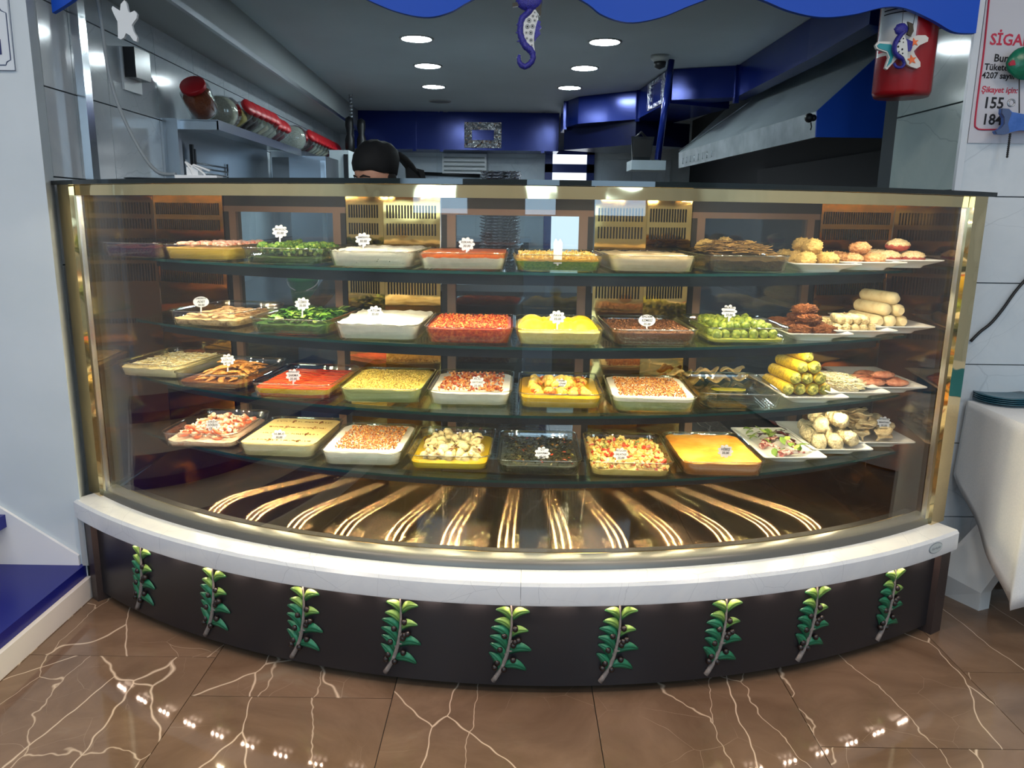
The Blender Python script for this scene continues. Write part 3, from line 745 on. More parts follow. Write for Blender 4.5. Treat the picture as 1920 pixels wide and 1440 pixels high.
for key, a, b, row, lb in (
        ('3a', (215, 705), (345, 713), 2, 'glass tray of pale cream shredded salad on the third shelf'),
        ('3b', (325, 726), (462, 733), 2, 'glass tray of brown sliced fillets in oil'),
        ('3c', (468, 746), (622, 752), 2, 'glass tray of red sauce striped over yellow oil'),
        ('3d', (635, 756), (790, 760), 2, 'glass tray of pale green dip covered with chopped nuts'),
        ('3e', (803, 761), (957, 764), 2, 'glass tray of white dip with reddish walnut topping'),
        ('3f', (972, 767), (1130, 770), 2, 'glass tray of yellow sauce with round artichoke pieces'),
        ('3g', (1142, 773), (1310, 777), 2, 'glass tray of white and green dip under brown crumble'),
        ('3h', (1306, 766), (1472, 769), 2, 'empty clear glass tray on the third shelf'),
        ('4a', (307, 838), (440, 842), 3, 'glass tray of peeled pink shrimp'),
        ('4b', (445, 856), (590, 862), 3, 'glass tray of hummus marked with brown spice lines'),
        ('4c', (600, 873), (752, 877), 3, 'glass tray of white dip under brown crumble on the lowest shelf'),
        ('4d', (763, 881), (917, 885), 3, 'glass tray of pale mushrooms in yellow oil'),
        ('4e', (934, 891), (1087, 894), 3, 'glass tray of dark green sauteed herbs'),
        ('4f', (1103, 894), (1262, 898), 3, 'glass tray of diced yellow and red aubergine salad'),
        ('4g', (1274, 894), (1438, 896), 3, 'glass tray of smooth orange paste')):
    A, B = two(a, b, SHZ[row]); tray_at(key, A, B, lb)
for key, x, Y, row, dz, lb in (
        ('1i', .975, 2.44, 0, 0, 'white plate of pale yellow crusted rolls'), ('1j', 1.145, 2.50, 0, .004, 'white plate of tan fried patties'), ('1k', 1.308, 2.585, 0, .008, 'white plate of pink fillets under cream crumbs'),
        ('2h', .978, 2.45, 1, 0, 'white plate of red brown spiced patties'), ('2i', 1.146, 2.51, 1, .004, 'white plate of cream rolls dusted with shredded cheese'), ('2j', 1.308, 2.59, 1, .008, 'white plate of stacked pale pastry rolls'),
        ('3i', .986, 2.455, 2, 0, 'white plate of stacked yellow green coated rolls'), ('3j', 1.150, 2.52, 2, .004, 'white plate of white shredded salad'), ('3k', 1.308, 2.59, 2, .008, 'white plate of pink smoked fillets'),
        ('4h', .935, 2.455, 3, 0, 'white plate of octopus salad'), ('4i', 1.125, 2.54, 3, .004, 'white plate of pale stuffed cabbage rolls'), ('4j', 1.308, 2.62, 3, .008, 'white plate of oyster mushrooms')):
    plate_at(key, Vector((x - PW / 2, Y, 0)), Vector((x + PW / 2, Y + .008, 0)), SHZ[row] + dz, lb)

# ---------------------------------------------------------------- food helpers
def iw(z): return TW - .0135 + .021 * z / .05, TD - .0135 + .021 * z / .05
def fill(key, h, mats, label, name, cat='food', amp=.002, fr=30, mound=0, fn=None, seed=0, group=None, n_r=16, rough_edge=True):
    """food filling a tray: tapering sides, uneven top"""
    sp = SP[key]; rings = []; b0 = .0055
    for z, in ((b0,), (b0 + (h - b0) * .5,), (h - .003,)):
        w_, d_ = iw(z); rings.append([(x, y, z) for x, y in rrect(w_, d_, .031, 5, 9)])
    mb = MB(); top = []
    w_, d_ = iw(h); base = rrect(w_, d_, .031, 5, 9)
    sd = Vector((seed * 3.7, ord(key[0]) * 1.3, ord(key[1]) * 2.1))
    for k in range(n_r + 1):
        s = 1 - k / n_r * .985; ring = []
        for x, y in base:
            X, Y = x * s, y * s
            z = h + mound * (1 - s * s) + amp * noise.noise(Vector((X * fr, Y * fr, 0)) + sd) * (1 if rough_edge or s < .97 else .2) + amp * .4 * noise.noise(Vector((X * fr * 3, Y * fr * 3, 5)) + sd)
            if fn: z += fn(X, Y)
            ring.append((X, Y, z))
        top.append(ring)
    mb.loft(rings + [top[0]], 1 if len(mats) > 1 else 0, True, False); mb.f.append([i for i in range(len(base))][::-1]); mb.m.append(0); mb.s.append(False)
    mb.loft(top, 0, True, False); k0 = len(mb.v) - len(base); mb.f.append([k0 + i for i in range(len(base))]); mb.m.append(0); mb.s.append(True)
    o = mb.build(name, mats, world=False, loc=sp.loc, rz=sp.rz); o.scale = (sp.sx, 1, 1); tag(o, label, cat, group)
    return o
def octa(mb, c, s, mi=0):
    a = [Vector((random.uniform(.6, 1.2) * s, 0, 0)), Vector((0, random.uniform(.5, 1) * s, 0)), Vector((0, 0, random.uniform(.5, 1) * s))]
    q = Matrix.Rotation(random.uniform(0, 6.3), 3, Vector((random.random() - .5, random.random() - .5, random.random() - .5)).normalized())
    a = [q @ v for v in a]; c = Vector(c)
    mb.add([c + a[0], c - a[0], c + a[1], c - a[1], c + a[2], c - a[2]], [(0, 2, 4), (2, 1, 4), (1, 3, 4), (3, 0, 4), (2, 0, 5), (1, 2, 5), (3, 1, 5), (0, 3, 5)], mi)
def chunk(mb, c, s, mi=0, asp=(1, 1, 1)):
    q = Matrix.Rotation(random.uniform(0, 6.3), 3, Vector((random.random() - .5, random.random() - .5, random.random() - .5)).normalized())
    vs = [q @ Vector((x * s * asp[0] * random.uniform(.8, 1.1), y * s * asp[1] * random.uniform(.8, 1.1), z * s * asp[2] * random.uniform(.8, 1.1))) + Vector(c) for z in (-.5, .5) for y in (-.5, .5) for x in (-.5, .5)]
    mb.add(vs, [(0, 2, 3, 1), (4, 5, 7, 6), (0, 1, 5, 4), (1, 3, 7, 5), (3, 2, 6, 7), (2, 0, 4, 6)], mi)
def strand(mb, c, L, r, mi=0, curl=.5):
    a = random.uniform(0, 6.3); tl = random.uniform(-.4, .4); p = Vector(c); pts = [p.copy()]
    for k in range(4):
        a += random.uniform(-curl, curl) * 1.5; p = p + Vector((math.cos(a), math.sin(a), tl * random.uniform(-.5, 1))) * (L / 4); pts.append(p.copy())
    mb.tube(pts, [r * .7, r, r, r * .9, r * .5], 4, mi)
def leafbit(mb, c, L, W, mi=0):
    a = random.uniform(0, 6.3); t = random.uniform(-.5, .9); d = Vector((math.cos(a), math.sin(a), t)).normalized(); n = Vector((-math.sin(a), math.cos(a), random.uniform(-.4, .4))).normalized(); u = d.cross(n)
    c = Vector(c); vs = []
    for i, (f, w_) in enumerate(((0, .15), (.3, .9), (.65, 1), (1, .1))):
        b = c + d * L * f - u * (L * .35 * f * f); vs += [b - n * W * w_ * .5 + u * W * .12, b + u * 0, b + n * W * w_ * .5 + u * W * .12]
    fs = []
    for i in range(3):
        for j in range(2): fs.append((i * 3 + j, i * 3 + j + 1, i * 3 + j + 4, i * 3 + j + 3))
    mb.add(vs, fs, mi, True)
def bits(key, n, mk, zf, mats, label, name, inset=.012, cat='food', plate=False, region=None, hgt=.05, wts=None):
    """uncountable small pieces: one joined object"""
    sp = SP[key]; mb = MB(); w_, d_ = iw(hgt) if not plate else (PW - .07, PD - .09)
    for i in range(n):
        for _ in range(20):
            x = random.uniform(-w_ / 2 + inset, w_ / 2 - inset); y = random.uniform(-d_ / 2 + inset, d_ / 2 - inset)
            if region is None or region(x, y): break
        mk(mb, (x, y, zf(x, y)), random.choices(range(len(mats)), wts)[0] if wts else random.randrange(len(mats)))
    o = mb.build(name, mats, world=False, loc=sp.loc, rz=sp.rz); o.scale = (sp.sx, 1, 1); tag(o, label, cat); o['kind'] = 'stuff'; return o
def pieces(key, name, protos, spots, label, cat, group, rx=0):
    sp = SP[key]; out = []
    for i, q in enumerate(spots):
        x, y, z, a = q[:4]; s = q[4] if len(q) > 4 else 1; tilt = q[5] if len(q) > 5 else (0, 0)
        o = inst(name, protos[i % len(protos)], sp.p(x, y, z), (tilt[0], tilt[1], sp.rz + a), s); tag(o, label, cat, group); out.append(o)
    return out
from mathutils.bvhtree import BVHTree
def settle(objs, z0, top=.2, step=.002, tight=.90):
    done = []
    for o in objs:
        o.location.z = z0; vs = [v.co * 1 for v in o.data.vertices]; fs = [list(p.vertices) for p in o.data.polygons]
        c = sum(vs, Vector()) / len(vs)
        while True:
            mw = Matrix.LocRotScale(o.location, o.rotation_euler, o.scale); ws = [mw @ (c + (v - c) * tight) for v in vs]
            lo = Vector([min(w_[i] for w_ in ws) for i in range(3)]); hi = Vector([max(w_[i] for w_ in ws) for i in range(3)])
            near = [d for d in done if all(d[1][i] < hi[i] and d[2][i] > lo[i] for i in range(3))]
            if not near or o.location.z > z0 + top: break
            bt = BVHTree.FromPolygons(ws, fs)
            if not any(bt.overlap(d[0]) for d in near): break
            o.location.z += step
        done.append((BVHTree.FromPolygons(ws, fs), lo, hi))
    return objs
def gridspots(nx, ny, w_, d_, z, jit=.3, s=(.85, 1.15), zj=.004, fn=None, tilt=.4):
    out = []
    for j in range(ny):
        for i in range(nx):
            x = (-.5 + (i + .5) / nx) * w_ + random.uniform(-jit, jit) * w_ / nx; y = (-.5 + (j + .5) / ny) * d_ + random.uniform(-jit, jit) * d_ / ny
            out.append((x, y, z + random.uniform(0, zj) + (fn(x, y) if fn else 0), random.uniform(0, 6.3), random.uniform(*s), (random.uniform(-tilt, tilt), random.uniform(-tilt, tilt))))
    return out
def N2(x, y, f, s=0): return noise.noise(Vector((x * f, y * f, s)))
white_dip = lambda nm, z=.9: layer(nm, [(232, 230, 218), (244, 242, 234)], [(238, 236, 226), (248, 246, 240)], .5, .002, 40, .35)
# ---- shelf 1
fill('1a', .036, [speck('beet', [(48, 16, 22), (92, 30, 38)], 90, .35, .6)], 'dark shredded beetroot in the tray', 'beetroot_salad', amp=.006, fr=60, mound=.006)
bits('1a', 260, lambda mb, c, m_: strand(mb, c, .03, .0011, m_), lambda x, y: .040 + .006 * N2(x, y, 50), [plain('beet1', (74, 24, 30), .4), plain('beet2', (44, 18, 22), .4), plain('beet3', (110, 60, 50), .4)], 'thin shreds of beetroot on top of the dark salad', 'beetroot_shreds', inset=.034)
fill('1b', .040, [speck('custard', [(226, 196, 120), (238, 206, 110)], 30, .3, .2), plain('yellowside', (226, 190, 70), .35)], 'yellow cream filling the tray under crab pieces', 'yellow_cream', amp=.003)
def stick(L, r, c1):
    mb = MB(); mb.tube(interp([(-L / 2, 0, 0), (-L / 6, .003, .002), (L / 6, -.002, .003), (L / 2, 0, 0)], 6), [r * .8, r, r * 1.05, r, r * 1.05, r, r * .8], 7, 0, .75); return mb.mesh('crab_piece', c1)
crabm = speck('crab_pink', [(238, 150, 130), (246, 208, 190), (232, 110, 96)], 70, .4, .3)
pieces('1b', 'crab_piece', [stick(.04, .008, crabm), stick(.03, .009, crabm)], gridspots(5, 6, .19, .26, .049, .2, s=(.85, 1.1), tilt=.15), 'pink and white crab piece on the yellow cream', 'crab', 'crab pieces on yellow cream')
def floret(seed):
    random.seed(seed); mb = MB()
    mb.tube([(0, 0, 0), (.001, 0, .010), (0, 0, .018)], [.005, .005, .008], 6, 1)
    for k in range(9):
        a = 2.4 * k; rr = .011 * math.sqrt(k / 9); mb.ball((rr * math.cos(a), rr * math.sin(a), .021 - rr * .5 + .002 * random.random()), .0075, 7, 5, 0, amp=.35, fr=4, seed=k + seed)
    return mb.mesh('broccoli_floret', [speck('broccoli', [(44, 92, 34), (92, 136, 50), (176, 184, 78)], 220, .6, .8, dist=.003), plain('broccoli_stem', (150, 172, 90), .5)])
FL = [floret(k) for k in range(4)]; random.seed(11)
fill('1c', .022, [speck('broc_base', [(36, 66, 30), (70, 100, 44)], 60, .5, .5)], 'chopped broccoli stalks at the bottom of the tray', 'broccoli_stalks', amp=.006)
pieces('1c', 'broccoli_floret', FL, gridspots(6, 8, .19, .27, .023, .2, s=(.95, 1.25), zj=.016, tilt=.6), 'green broccoli floret in the glass tray', 'broccoli', 'broccoli florets in the tray')
fill('1d', .050, [layer('herb_yogurt', [(226, 228, 218), (236, 236, 226)], [(240, 236, 222), (250, 247, 238)], .046, .004, 30, .4, (58, 92, 52), 120, .69)], 'white yogurt dip flecked with green herbs', 'herb_yogurt', amp=.009, fr=34, mound=.006)
fill('1e', .050, [layer('orange_on_white', [(226, 222, 208), (238, 234, 222)], [(222, 96, 30), (238, 128, 44)], .036, .010, 30, .3, (150, 60, 20), 300, .72)], 'white dip with a bright orange topping', 'orange_topped_dip', amp=.002)
fill('1f', .036, [layer('corn_on_green', [(70, 120, 34), (116, 150, 46)], [(230, 190, 70), (214, 160, 60)], .030, .003, 60, .45)], 'green herbs below grated yellow salad', 'layered_salad', amp=.003)
bits('1f', 900, lambda mb, c, m_: chunk(mb, c, .006, m_, (1.6, .6, .6)), lambda x, y: .038 + random.uniform(0, .010), [plain('corn1', (240, 204, 92), .45), plain('corn2', (226, 178, 64), .45), plain('corn3', (250, 226, 150), .45)], 'grated yellow shreds on the layered salad', 'yellow_shreds')
bits('1f', 260, lambda mb, c, m_: octa(mb, (c[0], -TD / 2 + .0135 + random.uniform(-.002, .002), c[2]), .004, m_), lambda x, y: random.uniform(.012, .030), [plain('herb1', (84, 140, 40), .5), plain('herb2', (50, 104, 32), .5)], 'chopped green herbs along the tray front', 'green_herb_layer', inset=.02)
fill('1g', .048, [layer('cream_spread', [(222, 206, 176), (230, 216, 190)], [(238, 214, 164), (246, 226, 184)], .040, .004, 30, .4, (120, 110, 70), 150, .74)], 'smooth cream coloured spread with a rough top', 'cream_spread', amp=.006, fr=36, mound=.003)
fill('1h', .036, [speck('strand_base', [(46, 36, 18), (84, 68, 34)], 80, .6, .8)], 'dense bed of brown strands in the tray', 'strand_bed', amp=.008, mound=.022)
bits('1h', 620, lambda mb, c, m_: strand(mb, c, .045, .0013, m_, .8), lambda x, y: .030 + .045 * max(0, 1 - (x / .13) ** 2) * max(0, 1 - (y / .19) ** 2) + random.uniform(0, .018), [plain('str1', (136, 104, 54), .6), plain('str2', (92, 72, 38), .6), plain('str3', (178, 140, 76), .6)], 'tangle of thin brown dried strands heaped in the tray', 'dried_strands', inset=.042)
def patty(nm, r, sc, mts, amp=.22, seed=1, fr=5): return MB().ball((0, 0, r * sc[2]), r, 34, 24, 0, sc, amp, fr, seed=seed).mesh(nm, mts)
crust = speck('yellow_crust', [(214, 170, 90), (240, 206, 130), (196, 146, 70)], 120, .6, .9, dist=.004)
PT = [patty('crusted_roll', .034, (1.5, 1, .85), crust, .25, k) for k in (1, 2, 3)]
pieces('1i', 'crusted_roll', PT, [(-.036, -.09, .011, 1.5, .85), (.036, -.088, .011, 1.65, .85), (-.036, 0, .011, 1.6, .85), (.036, .002, .011, 1.5, .85), (-.036, .09, .011, 1.5, .85), (.036, .09, .011, 1.6, .85), (-.002, -.05, .051, 1.5, .85), (.002, .045, .051, 1.62, .85)], 'pale yellow crusted roll piled on the white plate', 'roll', 'crusted rolls on the top shelf')
pieces('1h', 'crusted_roll', PT, [(-.07, .05, .052, .2, .7), (0, .07, .060, 1.5, .7), (.07, .05, .050, .2, .7), (.04, .115, .046, .3, .62)], 'yellow crusted roll behind the heap of brown strands', 'roll', 'crusted rolls behind the strands')
tan = speck('tan_crust', [(176, 110, 62), (214, 158, 104), (230, 186, 140)], 110, .6, .8, dist=.004)
pieces('1j', 'fried_patty', [patty('fried_patty', .03, (1.25, 1, .7), tan, .25, k) for k in (4, 5)], [(-.037, -.10, .013, .1, .93), (.037, -.098, .013, -.1, .93), (-.037, -.036, .013, .15, .93), (.037, -.034, .013, .05, .93), (-.03, .03, .013, .1, .93), (.0, -.067, .048, .1, .93), (.04, .03, .013, .1, .9)], 'tan fried patty on the white plate', 'patty', 'fried patties on the top shelf')
pk = NT('pink_with_crumbs'); sep = pk.node('ShaderNodeSeparateXYZ'); pk.link(pk.co(), sep.inputs[0])
pkc = pk.mix(pk.math('MULTIPLY', pk.math('SUBTRACT', pk.math('ADD', sep.outputs['Z'], pk.math('MULTIPLY', pk.noise(60, 3).outputs['Fac'], .03)), .042), 400, True), lin((186, 84, 70)), pk.ramp(pk.noise(150, 4).outputs['Fac'], [(.35, lin((222, 190, 130))), (.7, lin((248, 230, 190)))]))
pk.bump(pk.noise(160, 4).outputs['Fac'], .8, .004); pkm = pk.set(.55, 0, .4, pkc)
pieces('1k', 'crumbed_fillet', [patty('crumbed_fillet', .036, (1.5, 1, .75), pkm, .2, k) for k in (7, 8)], [(-.041, -.10, .013, .1, .76), (.041, -.098, .013, 0, .76), (-.041, -.042, .013, .1, .76), (.041, -.04, .013, 0, .76), (.0, -.070, .050, .1, .78), (-.041, .016, .013, .1, .76), (.041, .018, .013, 0, .76)], 'pink fillet topped with cream crumbs on the white plate', 'fillet', 'crumbed fillets on the top shelf')
# ---- shelf 2
fill('2a', .024, [speck('fishbase', [(196, 160, 110), (222, 194, 150), (130, 96, 62)], 40, .4, .5)], 'beige oil dressed fish bed in the tray', 'fish_bed', amp=.004)
sl = speck('fishslice', [(188, 148, 106), (222, 188, 146), (150, 108, 74)], 60, .4, .4)
slm = MB().tube(interp([(-.028, 0, 0), (-.01, .002, .004), (.01, 0, .004), (.028, 0, 0)], 6), [.005, .010, .012, .012, .011, .009, .005], 8, 0, .4).mesh('fish_slice', sl)
pieces('2a', 'fish_slice', [slm], gridspots(4, 8, .17, .26, .027, .2, (.7, .95), tilt=.15), 'beige slice of cured fish in the tray with the oval card', 'fish', 'cured fish slices')
lf = [plain('lf1', (62, 112, 34), .4), plain('lf2', (104, 150, 52), .4), plain('lf3', (42, 84, 28), .4), plain('lf4', (150, 180, 84), .4)]
fill('2b', .032, [speck('greenbase', [(34, 66, 24), (66, 106, 38)], 50, .4, .6)], 'dressed green herbs packed in the tray', 'herb_bed', amp=.006, fr=40)
bits('2b', 330, lambda mb, c, m_: leafbit(mb, c, .032, .016, m_), lambda x, y: .030 + .014 * max(0, 1 - (y / .17) ** 2) + random.uniform(0, .014), lf, 'loose green wild herb leaves heaped in the tray', 'herb_leaves', inset=.036)
fill('2c', .052, [layer('white_yogurt', [(228, 228, 222), (238, 238, 232)], [(242, 240, 232), (250, 250, 246)], .046, .003, 30, .4)], 'thick plain white yogurt with a rough top', 'plain_yogurt', amp=.010, fr=30, mound=.008)
fill('2d', .046, [speck('relish', [(150, 28, 18), (206, 60, 26), (230, 120, 50)], 110, .35, .8, dist=.004)], 'red pepper relish filling the tray', 'pepper_relish', amp=.003, mound=.004)
bits('2d', 1500, lambda mb, c, m_: octa(mb, c, .0042, m_), lambda x, y: .049 + random.uniform(0, .004), [plain('rl1', (214, 62, 24), .35), plain('rl2', (236, 132, 56), .35), plain('rl3', (166, 30, 18), .35), plain('rl4', (244, 178, 96), .35)], 'chopped red and orange pepper bits', 'pepper_bits')
bumpf = lambda x, y: .028 * sum(max(0, 1 - ((x - a) ** 2 + (y - b) ** 2) / .0022) ** .8 for a, b in ((-.078, -.05), (.0, -.045), (.078, -.05), (-.078, .05), (0, .055), (.078, .05)))
fill('2e', .040, [layer('fava', [(216, 200, 116), (226, 212, 134)], [(240, 198, 22), (248, 214, 44)], .040, .004, 40, .35, (70, 70, 30), 100, .76)], 'pale bean paste with bright yellow mounds', 'bean_paste', amp=.002, fn=bumpf, n_r=30)
fill('2f', .040, [speck('brownpaste', [(70, 40, 20), (116, 72, 38), (84, 48, 26)], 130, .5, .9, dist=.005)], 'dark brown chopped paste in the tray', 'brown_paste', amp=.003, fr=60)
bits('2f', 700, lambda mb, c, m_: octa(mb, c, .0032, m_), lambda x, y: .041 + random.uniform(0, .003), [plain('bp1', (96, 56, 28), .5), plain('bp2', (140, 92, 52), .5), plain('bp3', (60, 34, 18), .5)], 'coarse brown crumbs on the dark paste', 'brown_crumbs')
spm = NT('sprout'); sv = spm.voro(90); spc = spm.ramp(sv.outputs['Distance'], [(.0, lin((190, 190, 84))), (.5, lin((128, 146, 48))), (1, lin((70, 100, 32)))]); spm.bump(sv.outputs['Distance'], .7, .004); spm = spm.set(.35, 0, .5, spc)
SPR = [MB().ball((0, 0, .012), .0155, 12, 8, 0, (1, 1, 1.1), .18, 3, seed=k).mesh('brussels_sprout', spm) for k in range(3)]
fill('2g', .014, [speck('sprout_oil', [(150, 160, 60), (176, 176, 80)], 20, .2, .2)], 'shallow green oil under the Brussels sprouts', 'sprout_dressing', amp=.001)
pieces('2g', 'brussels_sprout', SPR, gridspots(7, 9, .205, .285, .013, .12, (.85, 1.0), .002, tilt=.5) + gridspots(6, 7, .17, .24, .033, .2, (.85, 1.05), .005, tilt=.5), 'round green Brussels sprout in the glass tray', 'sprout', 'Brussels sprouts in the tray')
rb = speck('red_brown_spice', [(120, 58, 28), (190, 116, 60), (150, 78, 38), (222, 164, 100)], 190, .6, 1, dist=.03)
pieces('2h', 'spiced_patty', [patty('spiced_patty', .036, (1.35, 1, .55), rb, .4, k, 7) for k in (11, 12, 13)], [(-.041, -.10, .012, .1, .86), (.041, -.098, .012, -.1, .86), (-.041, -.035, .012, .05, .86), (.041, -.033, .012, .1, .86), (0, -.068, .041, .2, .9), (-.041, .031, .012, 0, .86), (.041, .033, .012, .1, .86), (.0, -.002, .041, -.1, .9), (-.002, -.034, .070, .2, .88), (-.041, .096, .012, .1, .86), (.041, .097, .012, 0, .86)], 'red brown spiced patty piled on the white plate', 'patty', 'spiced patties on the second shelf')
cr = speck('cheese_roll', [(206, 176, 120), (240, 220, 170), (222, 196, 140)], 90, .55, .7, dist=.004)
def cyl(nm, L, r, mts, amp=.0, n=14):
    mb = MB(); k = 12; rings = []
    for i in range(k + 1):
        u = i / k; e = min(1, min(u, 1 - u) * 9 + .55)
        rings.append([(L * (u - .5), r * e * math.cos(t) * (1 + amp * noise.noise(Vector((u * 7, math.cos(t) * 2, math.sin(t) * 2 + L * 50)))), r + r * e * math.sin(t) * (1 + amp * noise.noise(Vector((u * 7 + 9, math.cos(t) * 2, math.sin(t) * 2))))) for t in [2 * math.pi * q / n for q in range(n)]])
    mb.loft(rings, 0, True, True); return smooth_me(mb.mesh(nm, mts), 60)
pieces('2i', 'cheese_roll', [cyl('cheese_roll', .10, .014, cr, .3), cyl('cheese_roll', .095, .015, cr, .3)], [(-.055 + .028 * k, -.075 + .004 * k, .011, R_(75 + 4 * k)) for k in range(5)] + [(-.045 + .028 * k, -.06, .036, R_(80)) for k in range(4)] + [(-.05 + .03 * k, .06, .011, R_(82)) for k in range(4)], 'cream roll dusted with shredded cheese', 'roll', 'cheese dusted rolls on the second shelf')
bits('2i', 360, lambda mb, c, m_: strand(mb, c, .018, .0009, m_), lambda x, y: .012 + .05 * max(0, 1 - (x / .09) ** 2) * random.random(), [plain('shr1', (238, 222, 178), .6), plain('shr2', (214, 188, 130), .6)], 'fine shredded cheese over the cream rolls', 'shredded_cheese', plate=True, region=lambda x, y: y < .04)
wr_m = speck('pastry_roll', [(226, 202, 150), (244, 226, 182), (234, 212, 160)], 26, .5, .25)
WRM = [cyl('pastry_roll', .20, .021, wr_m, .05), cyl('pastry_roll', .19, .022, wr_m, .05)]
pieces('2j', 'pastry_roll', WRM, [(-.05, 0, .011, R_(94)), (-.004, -.01, .011, R_(90)), (.042, 0, .011, R_(88)), (-.028, .0, .050, R_(97)), (.02, -.005, .050, R_(92)), (-.004, .005, .088, R_(100))], 'pale pastry roll in the stack on the white plate', 'roll', 'pastry rolls on the second shelf')
# ---- shelf 3
fill('3a', .034, [layer('cream_shred', [(222, 210, 170), (232, 222, 188)], [(240, 220, 160), (248, 234, 190)], .030, .003, 50, .5)], 'pale cream shredded salad bed', 'cream_salad', amp=.005, fr=60)
bits('3a', 620, lambda mb, c, m_: strand(mb, c, .022, .0016, m_), lambda x, y: .037 + random.uniform(0, .005), [plain('cs1', (246, 230, 180), .5), plain('cs2', (232, 206, 146), .5), plain('cs3', (250, 240, 210), .5)], 'pale shreds on top of the cream salad', 'cream_shreds', inset=.026)
fb = speck('brown_fillet', [(120, 70, 28), (186, 124, 56), (214, 158, 84)], 60, .25, .5)
fbm = [MB().tube(interp([(-.045, 0, 0), (-.015, .006, .006), (.015, .004, .006), (.045, -.008, 0)], 8), [.004, .011, .015, .016, .016, .014, .012, .009, .003], 8, 0, .4).mesh('brown_fillet', fb)]
fill('3b', .020, [plain('fillet_oil', (110, 66, 30), .15)], 'brown oil under the sliced fillets', 'fillet_oil', amp=.0008)
settle(pieces('3b', 'brown_fillet', fbm, gridspots(4, 8, .15, .25, .022, .2, (.62, .8), 0, tilt=.12) + gridspots(3, 6, .12, .20, .034, .3, (.65, .85), 0, tilt=.2), 'brown oily sliced fillet in the glass tray', 'fillet', 'sliced fillets in oil'), SHZ[2] + .021, .06, .0015, .8)
rs = NT('red_stripes'); wv = rs.node('ShaderNodeTexWave', bands_direction='Y'); wv.inputs['Scale'].default_value = 9; wv.inputs['Distortion'].default_value = 5; wv.inputs['Detail'].default_value = 3; mpp = rs.node('ShaderNodeMapping'); mpp.inputs['Scale'].default_value = (.35, 1.6, 1); rs.link(rs.co(), mpp.inputs[0]); rs.link(mpp.outputs[0], wv.inputs['Vector'])
rs.bump(wv.outputs['Fac'], .3, .004); rsm = rs.set(.18, 0, .5, rs.ramp(wv.outputs['Fac'], [(.1, lin((190, 26, 20))), (.7, lin((212, 52, 28))), (.95, lin((236, 140, 60)))]))
fill('3c', .034, [rsm, layer('yellow_red_side', [(168, 60, 22), (190, 70, 26)], [(214, 176, 30), (228, 192, 50)], .016, .007, 18, .2)], 'red tomato sauce in stripes above yellow oil', 'red_sauce_dish', amp=.002, fr=40)
fill('3d', .046, [speck('nutty', [(196, 176, 80), (222, 200, 110)], 60, .5, .4), plain('pale_green_side', (172, 180, 124), .4)], 'pale green dip below chopped nuts', 'pale_green_dip', amp=.0015)
bits('3d', 1500, lambda mb, c, m_: octa(mb, c, .0026, m_), lambda x, y: .0475 + random.uniform(0, .001), [plain('nt1', (214, 186, 84), .5), plain('nt2', (236, 214, 132), .5), plain('nt3', (150, 120, 50), .5)], 'fine chopped nuts covering the pale green dip', 'chopped_nuts')
wd = speck('white_dip', [(236, 232, 220), (246, 244, 236)], 40, .4, .3)
fill('3e', .040, [wd], 'white dip under reddish walnuts', 'white_dip', amp=.004)
bits('3e', 520, lambda mb, c, m_: octa(mb, c, .0062, m_), lambda x, y: .043 + random.uniform(0, .006), [plain('wn1', (176, 84, 40), .45), plain('wn2', (212, 128, 66), .45), plain('wn3', (150, 44, 26), .45), plain('wn4', (228, 168, 104), .45)], 'reddish brown walnut pieces on the white dip', 'walnut_pieces', region=lambda x, y: abs(x) < .10 + .01 * N2(x, y, 40) and -.13 < y < .15)
fill('3f', .036, [plain('yellow_sauce', (226, 176, 20), .12), layer('yellow_sauce_side', [(214, 176, 70), (222, 186, 90)], [(232, 184, 16), (238, 192, 30)], .022, .003, 30, .2)], 'bright yellow sauce around the artichoke pieces', 'yellow_sauce', amp=.0006)
arm = speck('artichoke', [(236, 192, 60), (246, 214, 110), (220, 150, 40)], 50, .25, .4)
ARM = [MB().ball((0, 0, .008), .017, 12, 8, 0, (1, .9, .8), .2, 3, seed=k).mesh('artichoke_piece', arm) for k in range(3)]
pieces('3f', 'artichoke_piece', ARM, gridspots(5, 6, .19, .26, .030, .3, (.8, 1.2), .004) + gridspots(3, 3, .10, .14, .046, .3, (.8, 1.1), .006), 'round yellow artichoke piece in yellow sauce', 'artichoke', 'artichoke pieces in sauce')
bits('3f', 90, lambda mb, c, m_: chunk(mb, c, .010, m_), lambda x, y: .042 + .014 * max(0, 1 - (x * x + y * y) / .006), [plain('ca1', (222, 110, 34), .35), plain('ca2', (240, 150, 60), .35)], 'orange carrot cubes between the artichoke pieces', 'carrot_cubes', inset=.04)
fill('3g', .046, [wd, layer('green_white_side', [(158, 166, 106), (176, 182, 126)], [(238, 236, 222), (246, 244, 236)], .034, .003, 30, .4)], 'white and green dip below brown crumble', 'green_white_dip', amp=.003)
cm = [plain('cb1', (176, 100, 40), .5), plain('cb2', (214, 144, 70), .5), plain('cb3', (232, 178, 104), .5), plain('cb4', (140, 76, 34), .5)]
bits('3g', 1500, lambda mb, c, m_: octa(mb, c, .0036, m_), lambda x, y: .048 + random.uniform(0, .003), cm, 'brown nut crumble on the white and green dip', 'nut_crumble', region=lambda x, y: abs(x) < .104 and abs(y) < .138 + .012 * N2(x, y, 60))
sp = SP['3h']; ol = MB().prism([(x * (1 + .2 * N2(x, y, 30)) + .03, y * .5 + .1) for x, y in rrect(.12, .08, .03)], .0055, .0068).build('oil_residue', plain('oil_residue', (196, 188, 60), .1), world=False, loc=sp.loc, rz=sp.rz); tag(ol, 'thin yellow oil left at the back of the empty tray', 'oil')
